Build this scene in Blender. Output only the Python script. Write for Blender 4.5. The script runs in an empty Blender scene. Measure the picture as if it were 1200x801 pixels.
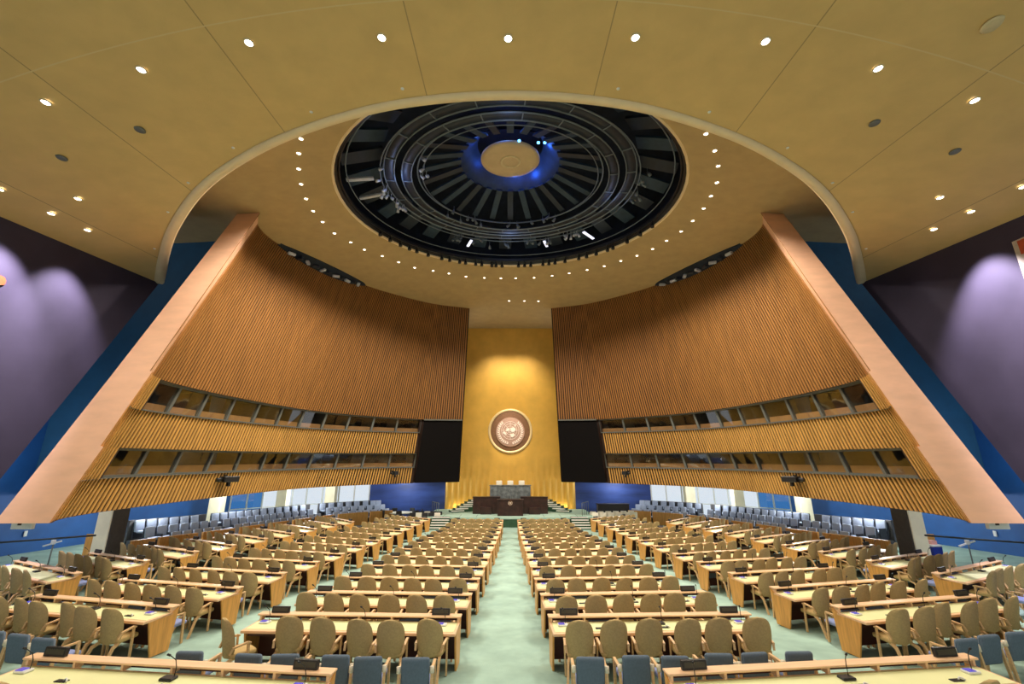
import bpy, bmesh, math, random
from mathutils import Vector, Matrix
random.seed(7)
PI = math.pi
S = bpy.context.scene
COL = S.collection

# ------------------------------------------------------------------ materials
def _noise(nt, scale, detail=3.0, rough=0.55):
    tc = nt.nodes.new('ShaderNodeTexCoord'); n = nt.nodes.new('ShaderNodeTexNoise')
    n.inputs['Scale'].default_value = scale; n.inputs['Detail'].default_value = detail
    n.inputs['Roughness'].default_value = rough
    nt.links.new(tc.outputs['Object'], n.inputs['Vector'])
    return tc, n

def mat(name, col, rough=0.6, metal=0.0, var=0.12, scale=6.0, emit=None, estr=0.0, bump=0.0, bscale=None, spec=0.5, stretch=None):
    m = bpy.data.materials.new(name); m.use_nodes = True
    nt = m.node_tree; b = nt.nodes['Principled BSDF']
    b.inputs['Roughness'].default_value = rough; b.inputs['Metallic'].default_value = metal
    b.inputs['Specular IOR Level'].default_value = spec
    tc, n = _noise(nt, scale)
    if stretch:
        mp = nt.nodes.new('ShaderNodeMapping'); mp.inputs['Scale'].default_value = stretch
        nt.links.new(tc.outputs['Object'], mp.inputs['Vector']); nt.links.new(mp.outputs['Vector'], n.inputs['Vector'])
    r = nt.nodes.new('ShaderNodeValToRGB'); e = r.color_ramp.elements
    e[0].position = 0.3; e[1].position = 0.7
    e[0].color = [c * (1 - var) for c in col] + [1]; e[1].color = [min(1, c * (1 + var)) for c in col] + [1]
    nt.links.new(n.outputs['Fac'], r.inputs['Fac']); nt.links.new(r.outputs['Color'], b.inputs['Base Color'])
    if emit:
        b.inputs['Emission Color'].default_value = (*emit, 1); b.inputs['Emission Strength'].default_value = estr
    if bump:
        n2 = nt.nodes.new('ShaderNodeTexNoise'); n2.inputs['Scale'].default_value = bscale or scale * 8
        nt.links.new(tc.outputs['Object'], n2.inputs['Vector'])
        bp = nt.nodes.new('ShaderNodeBump'); bp.inputs['Strength'].default_value = bump; bp.inputs['Distance'].default_value = 0.02
        nt.links.new(n2.outputs['Fac'], bp.inputs['Height']); nt.links.new(bp.outputs['Normal'], b.inputs['Normal'])
    return m

def glass(name, tint=(0.75, 0.85, 0.9), gloss=0.16):
    m = bpy.data.materials.new(name); m.use_nodes = True; nt = m.node_tree
    nt.nodes.remove(nt.nodes['Principled BSDF']); out = nt.nodes['Material Output']
    t = nt.nodes.new('ShaderNodeBsdfTransparent'); t.inputs['Color'].default_value = (*tint, 1)
    g = nt.nodes.new('ShaderNodeBsdfGlossy'); g.inputs['Roughness'].default_value = 0.04
    mx = nt.nodes.new('ShaderNodeMixShader'); mx.inputs['Fac'].default_value = gloss
    nt.links.new(t.outputs[0], mx.inputs[1]); nt.links.new(g.outputs[0], mx.inputs[2]); nt.links.new(mx.outputs[0], out.inputs['Surface'])
    return m

M = dict(
    carpet=mat('mint_carpet', (0.325, 0.465, 0.395), 0.95, var=0.16, scale=1.3, bump=0.25, bscale=60, spec=0.1),
    stage_carpet=mat('stage_carpet', (0.42, 0.58, 0.48), 0.9, var=0.06, scale=2, spec=0.1),
    stage_green=mat('dark_green_fascia', (0.025, 0.075, 0.035), 0.55, var=0.2, scale=3),
    tan=mat('tan_fabric', (0.50, 0.355, 0.16), 0.85, var=0.10, scale=30, bump=0.2, bscale=220, spec=0.2),
    tan_front=mat('tan_seat_fabric', (0.50, 0.35, 0.15), 0.85, var=0.08, scale=30, spec=0.2),
    blue_fab=mat('blue_grey_fabric', (0.125, 0.165, 0.215), 0.9, var=0.08, scale=30, bump=0.2, bscale=220, spec=0.2),
    blue_seat=mat('pale_blue_seat_fabric', (0.26, 0.31, 0.55), 0.9, var=0.06, scale=30, spec=0.2),
    beech=mat('beech_wood', (0.66, 0.42, 0.20), 0.45, var=0.12, scale=4, stretch=(1, 1, 9)),
    cream=mat('cream_arm_cap', (0.75, 0.66, 0.5), 0.5, var=0.03),
    desk_wood=mat('pale_desk_wood', (0.86, 0.55, 0.32), 0.4, var=0.08, scale=2.5, stretch=(1, 8, 8)),
    desk_inset=mat('pale_green_leather', (0.82, 0.83, 0.45), 0.38, var=0.05, scale=1.2),
    panel=mat('orange_panel_wood', (0.68, 0.33, 0.08), 0.42, var=0.18, scale=3, stretch=(6, 6, 0.6)),
    modesty=mat('dark_red_brown_panel', (0.07, 0.018, 0.012), 0.5, var=0.15, scale=3),
    black=mat('black_plastic', (0.012, 0.012, 0.013), 0.4, var=0.05),
    plate=mat('name_holder_black', (0.02, 0.016, 0.014), 0.35, var=0.1, scale=10),
    screen_blue=mat('console_screen', (0.03, 0.03, 0.2), 0.2, emit=(0.16, 0.14, 0.85), estr=0.55),
    white_plastic=mat('white_plastic', (0.8, 0.8, 0.76), 0.4, var=0.03),
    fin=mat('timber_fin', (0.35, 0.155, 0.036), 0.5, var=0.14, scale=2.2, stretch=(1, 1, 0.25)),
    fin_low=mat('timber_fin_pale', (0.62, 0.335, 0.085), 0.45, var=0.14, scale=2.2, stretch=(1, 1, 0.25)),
    backing=mat('fin_backing', (0.03, 0.011, 0.004), 0.8, var=0.2, scale=2),
    pink=mat('pink_end_panel', (0.86, 0.51, 0.33), 0.55, var=0.07, scale=1.1, stretch=(1, 1, 3)),
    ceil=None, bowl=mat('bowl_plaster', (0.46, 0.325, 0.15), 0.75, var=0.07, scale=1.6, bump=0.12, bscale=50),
    rim=mat('cream_rim', (0.82, 0.63, 0.37), 0.6, var=0.04, scale=2),
    dark_wall=mat('dark_plum_wall', (0.045, 0.036, 0.060), 0.75, var=0.12, scale=0.9, spec=0.25),
    blue_wall=mat('blue_wall', (0.012, 0.095, 0.33), 0.6, var=0.12, scale=1.2),
    teal_wall=mat('teal_blue_bulkhead', (0.008, 0.075, 0.17), 0.7, var=0.12, scale=1.2),
    navy=mat('navy_front_wall', (0.03, 0.065, 0.26), 0.55, var=0.45, scale=0.45, stretch=(0.6, 0.6, 3)),  # strong streaks in the colour stand in for lighter reflections on the wall
    soffit=mat('gallery_soffit', (0.55, 0.52, 0.42), 0.8),
    screen=mat('screen_black', (0.006, 0.005, 0.005), 0.9, var=0.05, spec=0.1), gold=mat('gold_wall', (0.76, 0.44, 0.075), 0.42, metal=0.25, var=0.08, scale=0.9, bump=0.08, bscale=18),
    bronze=mat('bronze_recess', (0.20, 0.10, 0.045), 0.4, metal=0.5, var=0.15, scale=6),
    emblem=mat('emblem_bronze', (0.48, 0.30, 0.21), 0.4, metal=0.4, var=0.1, scale=6),
    emblem_hi=mat('emblem_relief', (0.95, 0.80, 0.66), 0.35, metal=0.2, var=0.03),
    halo=mat('pale_gold_ring', (0.90, 0.68, 0.34), 0.4, metal=0.2, var=0.03),
    marble=mat('grey_green_marble', (0.15, 0.17, 0.17), 0.3, var=0.55, scale=3.5),
    dark_marble=mat('dark_brown_marble', (0.035, 0.014, 0.010), 0.3, var=0.5, scale=3.0),
    white=mat('white_leather', (0.85, 0.80, 0.66), 0.5, var=0.02),
    white_tread=mat('white_tread', (0.85, 0.83, 0.76), 0.5, var=0.02),
    metal=mat('grey_metal_frame', (0.16, 0.17, 0.15), 0.45, metal=0.4, var=0.06),
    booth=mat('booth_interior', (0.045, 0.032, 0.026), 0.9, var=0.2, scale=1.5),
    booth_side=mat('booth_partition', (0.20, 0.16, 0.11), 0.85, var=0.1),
    sill=mat('booth_sill_wood', (0.50, 0.24, 0.09), 0.5, var=0.1, scale=2),
    glass=glass('booth_glass', (0.7, 0.75, 0.75), 0.15), glass_clear=glass('hall_window_glass', (0.85, 0.93, 1.0), 0.06),
    glass_blue=glass('blue_tinted_glass', (0.05, 0.2, 0.5), 0.12),
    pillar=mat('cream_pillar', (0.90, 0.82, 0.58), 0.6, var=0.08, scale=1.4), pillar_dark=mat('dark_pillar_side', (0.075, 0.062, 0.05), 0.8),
    seat_grey=mat('auditorium_seat_blue_grey', (0.40, 0.46, 0.60), 0.85, var=0.06, scale=20, spec=0.2),
    seat_dark=mat('auditorium_seat_shell', (0.045, 0.05, 0.07), 0.7),
    parapet_grey=mat('grey_parapet', (0.10, 0.10, 0.11), 0.7),
    dome=mat('dome_dark', (0.008, 0.013, 0.026), 0.8, var=0.4, scale=1.5), dome_steel=mat('dome_steel', (0.013, 0.019, 0.034), 0.55, var=0.2, scale=3),
    dome_teal=mat('dome_teal', (0.018, 0.038, 0.065), 0.6, var=0.2, scale=3),
    dome_edge=mat('dome_rail', (0.14, 0.17, 0.20), 0.5), dome_disc=mat('dome_disc', (0.58, 0.43, 0.24), 0.7, var=0.06, scale=2),
    pipe=mat('duct_silver', (0.55, 0.58, 0.68), 0.35, metal=0.3),
    bulb=mat('lamp_glow', (1, 1, 1), 0.4, emit=(1.0, 0.93, 0.80), estr=9.0), bulb_small=mat('lamp_glow_small', (1, 1, 1), 0.4, emit=(1.0, 0.90, 0.74), estr=7.0),
    bulb_blue=mat('blue_lamp_glow', (0.2, 0.5, 1), 0.4, emit=(0.1, 0.4, 1.0), estr=6.0),
    bezel=mat('lamp_bezel', (0.62, 0.50, 0.28), 0.5), paper=mat('pink_paper', (0.8, 0.4, 0.35), 0.8), bin_blue=mat('blue_bin', (0.01, 0.03, 0.30), 0.5),
    orange=mat('orange_paint', (0.42, 0.06, 0.012), 0.6), mural=mat('pale_mural_paint', (0.45, 0.38, 0.30), 0.6),
)

def ceiling_mat():
    """ochre panels: straight joints along the hall and one curved joint"""
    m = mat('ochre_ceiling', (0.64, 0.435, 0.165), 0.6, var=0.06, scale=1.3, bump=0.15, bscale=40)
    nt = m.node_tree; b = nt.nodes['Principled BSDF']; base = b.inputs['Base Color'].links[0].from_socket
    tc = nt.nodes.new('ShaderNodeTexCoord'); sp = nt.nodes.new('ShaderNodeSeparateXYZ'); nt.links.new(tc.outputs['Object'], sp.inputs[0])
    def mth(op, a, c=None):
        n = nt.nodes.new('ShaderNodeMath'); n.operation = op
        for i, v in enumerate((a, c)):
            if v is None: continue
            if isinstance(v, (int, float)): n.inputs[i].default_value = v
            else: nt.links.new(v, n.inputs[i])
        return n.outputs[0]
    ax = mth('ABSOLUTE', sp.outputs['X'])
    d = None
    for x0 in (2.3, 6.68, 10.8, 14.6):
        t = mth('ABSOLUTE', mth('SUBTRACT', ax, x0)); d = t if d is None else mth('MINIMUM', d, t)
    arc = mth('ABSOLUTE', mth('SUBTRACT', sp.outputs['Y'], mth('ADD', 7.0, mth('MULTIPLY', mth('MULTIPLY', ax, ax), 0.0072))))
    line = mth('LESS_THAN', d, 0.014); line2 = mth('LESS_THAN', arc, 0.016)
    mx = nt.nodes.new('ShaderNodeMix'); mx.data_type = 'RGBA'; nt.links.new(line, mx.inputs[0]); nt.links.new(base, mx.inputs[6]); mx.inputs[7].default_value = (0.36, 0.24, 0.09, 1)
    mx2 = nt.nodes.new('ShaderNodeMix'); mx2.data_type = 'RGBA'; nt.links.new(line2, mx2.inputs[0]); nt.links.new(mx.outputs[2], mx2.inputs[6]); mx2.inputs[7].default_value = (0.66, 0.50, 0.24, 1)
    nt.links.new(mx2.outputs[2], b.inputs['Base Color'])
    return m
M['ceil'] = ceiling_mat()

# ------------------------------------------------------------------ mesh building
class MB:
    def __init__(s): s.v = []; s.f = []; s.mi = []; s.sm = []
    def add(s, vs, fs, mi=0, smooth=False, T=None):
        o = len(s.v)
        s.v += [tuple(T @ Vector(v)) if T else tuple(v) for v in vs]
        for f in fs: s.f.append([i + o for i in f]); s.mi.append(mi); s.sm.append(smooth)
        return s
    def box(s, x0, x1, y0, y1, z0, z1, mi=0, T=None):
        v = [(x0, y0, z0), (x1, y0, z0), (x1, y1, z0), (x0, y1, z0), (x0, y0, z1), (x1, y0, z1), (x1, y1, z1), (x0, y1, z1)]
        return s.add(v, [(0, 3, 2, 1), (4, 5, 6, 7), (0, 1, 5, 4), (1, 2, 6, 5), (2, 3, 7, 6), (3, 0, 4, 7)], mi, False, T)
    def rbox(s, x0, x1, y0, y1, z0, z1, r, mi=0, T=None, seg=2):
        bm = bmesh.new(); bmesh.ops.create_cube(bm, size=1)
        for v in bm.verts: v.co = Vector(((x0 + x1) / 2 + v.co.x * (x1 - x0), (y0 + y1) / 2 + v.co.y * (y1 - y0), (z0 + z1) / 2 + v.co.z * (z1 - z0)))
        bmesh.ops.bevel(bm, geom=bm.edges[:] + bm.verts[:], offset=r, segments=seg, affect='EDGES', profile=0.5)
        bm.verts.index_update()
        s.add([v.co[:] for v in bm.verts], [[v.index for v in f.verts] for f in bm.faces], mi, seg > 1, T); bm.free(); return s
    def tube(s, pts, r, n=6, mi=0, T=None, caps=True):
        P = [Vector(p) for p in pts]; R = r if isinstance(r, (list, tuple)) else [r] * len(P); vs = []; fs = []
        for i, p in enumerate(P):
            d = (P[min(i + 1, len(P) - 1)] - P[max(i - 1, 0)]).normalized()
            a = d.cross(Vector((0, 0, 1)))
            if a.length < 1e-3: a = Vector((1, 0, 0))
            a.normalize(); b = d.cross(a)
            for k in range(n):
                t = 2 * PI * k / n; vs.append(p + (a * math.cos(t) + b * math.sin(t)) * R[i])
        for i in range(len(P) - 1):
            for k in range(n): fs.append((i * n + k, i * n + (k + 1) % n, (i + 1) * n + (k + 1) % n, (i + 1) * n + k))
        if caps: fs.append(tuple(range(n - 1, -1, -1))); fs.append(tuple(range((len(P) - 1) * n, len(P) * n)))
        return s.add(vs, fs, mi, True, T)
    def bar(s, a, b, w, h, mi=0, T=None, up=(0, 0, 1)):
        a, b = Vector(a), Vector(b); d = (b - a).normalized(); x = d.cross(Vector(up))
        if x.length < 1e-3: x = d.cross(Vector((0, 1, 0)))
        x.normalize(); y = x.cross(d); vs = []
        for p in (a, b):
            for (i, j) in ((-1, -1), (1, -1), (1, 1), (-1, 1)): vs.append(p + x * i * w / 2 + y * j * h / 2)
        return s.add(vs, [(0, 1, 2, 3), (7, 6, 5, 4), (0, 4, 5, 1), (1, 5, 6, 2), (2, 6, 7, 3), (3, 7, 4, 0)], mi, False, T)
    def prism(s, poly, z0, z1, mi=0, T=None):
        n = len(poly); vs = [(x, y, z0) for x, y in poly] + [(x, y, z1) for x, y in poly]
        return s.add(vs, [tuple(range(n - 1, -1, -1)), tuple(range(n, 2 * n))] + [(i, (i + 1) % n, n + (i + 1) % n, n + i) for i in range(n)], mi, False, T)
    def lathe(s, prof, n=24, mi=0, T=None, smooth=True, cap=True):
        vs = []; fs = []
        for r, z in prof:
            for k in range(n): t = 2 * PI * k / n; vs.append((r * math.cos(t), r * math.sin(t), z))
        for i in range(len(prof) - 1):
            for k in range(n): fs.append((i * n + k, i * n + (k + 1) % n, (i + 1) * n + (k + 1) % n, (i + 1) * n + k))
        if cap: fs.append(tuple(range(n - 1, -1, -1))); fs.append(tuple(range((len(prof) - 1) * n, len(prof) * n)))
        return s.add(vs, fs, mi, smooth, T)
    def grid(s, rows, mi=0, smooth=True):
        n = len(rows[0]); vs = [p for r in rows for p in r]; fs = []
        for i in range(len(rows) - 1):
            for k in range(n - 1): fs.append((i * n + k, i * n + k + 1, (i + 1) * n + k + 1, (i + 1) * n + k))
        return s.add(vs, fs, mi, smooth)
    def mesh(s, name, mats):
        me = bpy.data.meshes.new(name); me.from_pydata(s.v, [], s.f); me.update()
        for m in (mats if isinstance(mats, (list, tuple)) else [mats]): me.materials.append(m)
        me.polygons.foreach_set('material_index', s.mi); me.polygons.foreach_set('use_smooth', s.sm); me.update()
        return me
    def build(s, name, mats, parent=None, loc=(0, 0, 0), rz=0):
        return link(name, s.mesh(name, mats), parent, loc, rz)

def link(name, data, parent=None, loc=(0, 0, 0), rz=0):
    o = bpy.data.objects.new(name, data); COL.objects.link(o)
    o.location = loc; o.rotation_euler = (0, 0, rz)
    if parent: o.parent = parent
    return o
def tag(o, label=None, cat=None, group=None, kind=None):
    for k, v in (('label', label), ('category', cat), ('group', group), ('kind', kind)):
        if v: o[k] = v
    return o
def empty(name, loc=(0, 0, 0), rz=0, label=None, cat=None, group=None):
    o = bpy.data.objects.new(name, None); COL.objects.link(o); o.location = loc; o.rotation_euler = (0, 0, rz)
    o.empty_display_size = 0.1
    return tag(o, label, cat, group)
def kids(o): return KIDS.get(o.name, [])
KIDS = {}
def reg(root):
    """remember a prototype's tree once, for quick copies"""
    for c in [x for x in COL.objects if x.parent == root]:
        KIDS.setdefault(root.name, []).append(c); reg(c)
FIRST = set()
def place(proto, loc, rz, label, cat, group, depth=True):
    """the first call moves the prototype itself, later ones copy it with its parts"""
    if proto.name not in FIRST:
        FIRST.add(proto.name); r = proto
    else:
        r = proto.copy(); COL.objects.link(r)
        def rec(src, dst):
            for ch in kids(src):
                c = ch.copy(); COL.objects.link(c); c.parent = dst; rec(ch, c)
        if depth: rec(proto, r)
    r.location = loc; r.rotation_euler = (0, 0, rz)
    for k in ('label', 'category', 'group'):
        if k in r: del r[k]
    return tag(r, label, cat, group)
ORD = ['first', 'second', 'third', 'fourth', 'fifth', 'sixth', 'seventh', 'eighth', 'ninth', 'tenth', 'eleventh', 'twelfth', 'thirteenth']
NTH = ORD
def nth(i): return NTH[i] if i < 13 else '%d%s' % (i + 1, {1: 'st', 2: 'nd', 3: 'rd'}.get((i + 1) % 10, 'th') if i > 19 else 'th')

# ------------------------------------------------------------------ the shape of the hall (camera at z = 0)
R0 = 38.0
def floorf(x, y):
    q = R0 - math.hypot(x, R0 - y) if y < R0 else R0
    q = max(min(q, 32.7), -6)
    return -(3.163 + 0.09566 * q - 0.001462 * q * q) if q > 0 else -3.163 - 0.09566 * q
def slab(x, y): return 9.1 + 0.07 * y - 2.52 * (x / 16) ** 2
YC = 19.7
def bowl(x, y):
    r = math.hypot(x, y - YC); return 11.1 + 0.08 * y - 1.6 * (1 - math.exp(-max(r - 8.5, 0) / 5))

# floor
g = MB(); rows = []
for j in range(0, 60):
    y = -10 + 53 * j / 59; rows.append([(x, y, floorf(x, y)) for x in [-23 + 46 * i / 60 for i in range(61)]])
g.grid(rows); tag(g.build('floor', M['carpet']), kind='structure')

# rear ceiling slab with its arched front edge
RIM = [(0, 9.82), (3.08, 10.04), (5.44, 10.58), (7.9, 11.46), (10.45, 12.85), (12.84, 14.85), (14.6, 16.75), (16.0, 18.43)]
def rim_y(x):
    x = abs(x); P = RIM; i = 0
    while i < len(P) - 2 and x > P[i + 1][0]: i += 1
    def slope(k):
        if k == 0: return 0.0
        if k == len(P) - 1: return (P[k][1] - P[k - 1][1]) / (P[k][0] - P[k - 1][0])
        return (P[k + 1][1] - P[k - 1][1]) / (P[k + 1][0] - P[k - 1][0])
    h = P[i + 1][0] - P[i][0]; t = (x - P[i][0]) / h
    return (2 * t ** 3 - 3 * t * t + 1) * P[i][1] + (t ** 3 - 2 * t * t + t) * h * slope(i) + (3 * t * t - 2 * t ** 3) * P[i + 1][1] + (t ** 3 - t * t) * h * slope(i + 1)
XS = [16.0 * i / 60 for i in range(-60, 61)]
g = MB(); NR = 20
g.grid([[(x, -4 + (rim_y(x) + 4) * j / NR, slab(x, -4 + (rim_y(x) + 4) * j / NR)) for x in XS] for j in range(NR + 1)])
tag(g.build('ceiling', M['ceil']), kind='structure')
# rim trim: flat cream band plus the upstand round the opening
g = MB()
def rimrow(off, dz):
    out = []
    for x in XS:
        y = rim_y(x); e = 0.05; sl = (rim_y(x + e) - rim_y(x - e)) / (2 * e) if abs(x) < 15.9 else (1.05 if x > 0 else -1.05)
        n = Vector((sl, -1)).normalized()      # away from the opening
        xx = max(-16, min(16, x + n.x * off)); yy = y + n.y * off
        out.append((xx, yy, slab(xx, yy) + dz))
    return out
g.grid([rimrow(0.20, 0.0), rimrow(0.20, -0.05), rimrow(-0.10, -0.05), rimrow(-0.16, 0.02), rimrow(-0.16, 0.62)])
tag(g.build('trim_1', M['rim']), kind='structure')
g = MB(); g.grid([rimrow(-0.16, 0.62), rimrow(-0.05, 0.66), rimrow(-0.05, 3.6)])
tag(g.build('trim_2', M['bowl']), kind='structure')

# bowl ceiling round the dome opening
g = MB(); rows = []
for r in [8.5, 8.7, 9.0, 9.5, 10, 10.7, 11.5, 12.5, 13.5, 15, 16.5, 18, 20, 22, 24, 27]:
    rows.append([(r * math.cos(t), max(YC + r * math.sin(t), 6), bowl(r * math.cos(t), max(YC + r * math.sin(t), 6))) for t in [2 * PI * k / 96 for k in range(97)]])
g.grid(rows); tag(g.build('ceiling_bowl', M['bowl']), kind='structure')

# ------------------------------------------------------------------ curved timber walls with the booths
CP = [(-13.3, 9.0), (-13.3, 11.0), (-13.3, 13), (-13.36, 15.2), (-13.45, 20), (-13.1, 26.3), (-12.1, 29.5), (-10.1, 32.3), (-7.25, 35), (-4.09, 36.5), (-1.0, 37.6)]
def cr(p0, p1, p2, p3, t):
    return tuple(0.5 * ((2 * b) + (-a + c) * t + (2 * a - 5 * b + 4 * c - d) * t * t + (-a + 3 * b - 3 * c + d) * t ** 3) for a, b, c, d in zip(p0, p1, p2, p3))
PL = []
for i in range(1, len(CP) - 2):
    for k in range(24): PL.append(cr(CP[i - 1], CP[i], CP[i + 1], CP[i + 2], k / 24))
PL.append(CP[-2])
AL = [0.0]
for a, b in zip(PL, PL[1:]): AL.append(AL[-1] + math.hypot(b[0] - a[0], b[1] - a[1]))
def curve(u):
    u = max(0, min(AL[-1] - 1e-6, u)); lo, hi = 0, len(AL) - 1
    while hi - lo > 1:
        m = (lo + hi) // 2
        if AL[m] <= u: lo = m
        else: hi = m
    t = (u - AL[lo]) / (AL[hi] - AL[lo]); a, b = PL[lo], PL[hi]; d = Vector((b[0] - a[0], b[1] - a[1])).normalized()
    return Vector((a[0] + (b[0] - a[0]) * t, a[1] + (b[1] - a[1]) * t)), Vector((d.y, -d.x))
UE = AL[-1]; ZB = -1.51
def ustart(z): return 1.1 + 0.51 * (z - ZB)       # the raked near end
def W(s, z, out=0.0):
    """point of the left wall's inner face; out > 0 goes into the wall"""
    u0 = ustart(z); u = u0 + s * (UE - u0); p, n = curve(u)
    k = min(1, max(0, (p.y - 20) / 10)); k = k * k * (3 - 2 * k); lean = 1.5 * k * (z - ZB) / 14.0
    q = p + n * (1.15 * math.exp(-(u - u0) / 1.2) + lean - out)
    return Vector((q.x, q.y, z))
def ztop(s, out=0.0):
    z = 11.5
    for _ in range(12): p = W(s, z, out); z = bowl(p.x, p.y) + 0.05
    return z
lerp = lambda a, b, t: a + (b - a) * t
L_uT = lambda s: 2.95 + 0.35 * s
L_uB = lambda s: 1.72 + 0.55 * s
L_lT = lambda s: 0.45 + 0.25 * s
L_lB = lambda s: -0.50 + 0.12 * s
SW = 0.865          # share of the wall taken by booths, the screens hang beyond
NF = 136
def mx(v, side): return Vector((v[0] * side, v[1], v[2]))
def orient(fs, side): return fs if side == -1 else [tuple(reversed(f)) for f in fs]
def strip(g, s0, s1, za, zb, out, side, n, mi=0, nz=4):
    rows = []
    for j in range(nz + 1):
        row = []
        for i in range(n + 1):
            s = lerp(s0, s1, i / n); z = lerp(za(s), zb(s), j / nz); p = W(s, z, out); row.append((-p.x * side if side == 1 else p.x, p.y, p.z))
        rows.append(row)
    g.grid(rows, mi, True)
def fins(g, s0, s1, za, zb, base, side, nz=6, mi=0, step=1.0 / NF, frac=0.45, depth=0.045):
    i0 = int(math.ceil(s0 / step - 1e-6)); i1 = int(s1 / step)
    for i in range(i0, i1):
        a, b = i * step, (i + frac) * step; vs = []
        for j in range(nz + 1):
            for (s, o) in ((a, base), (a, base - depth), (b, base - depth), (b, base)):
                z = lerp(za(s), zb(s), j / nz); p = W(s, z, o); vs.append((p.x if side == -1 else -p.x, p.y, p.z))
        fs = []
        for j in range(nz):
            for k in range(4): fs.append((j * 4 + k, j * 4 + (k + 1) % 4, (j + 1) * 4 + (k + 1) % 4, (j + 1) * 4 + k))
        fs.append((0, 1, 2, 3)); fs.append((nz * 4 + 3, nz * 4 + 2, nz * 4 + 1, nz * 4))
        g.add(vs, fs, mi)
def pt(s, z, o, side): p = W(s, z, o); return Vector((p.x if side == -1 else -p.x, p.y, p.z))

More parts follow.
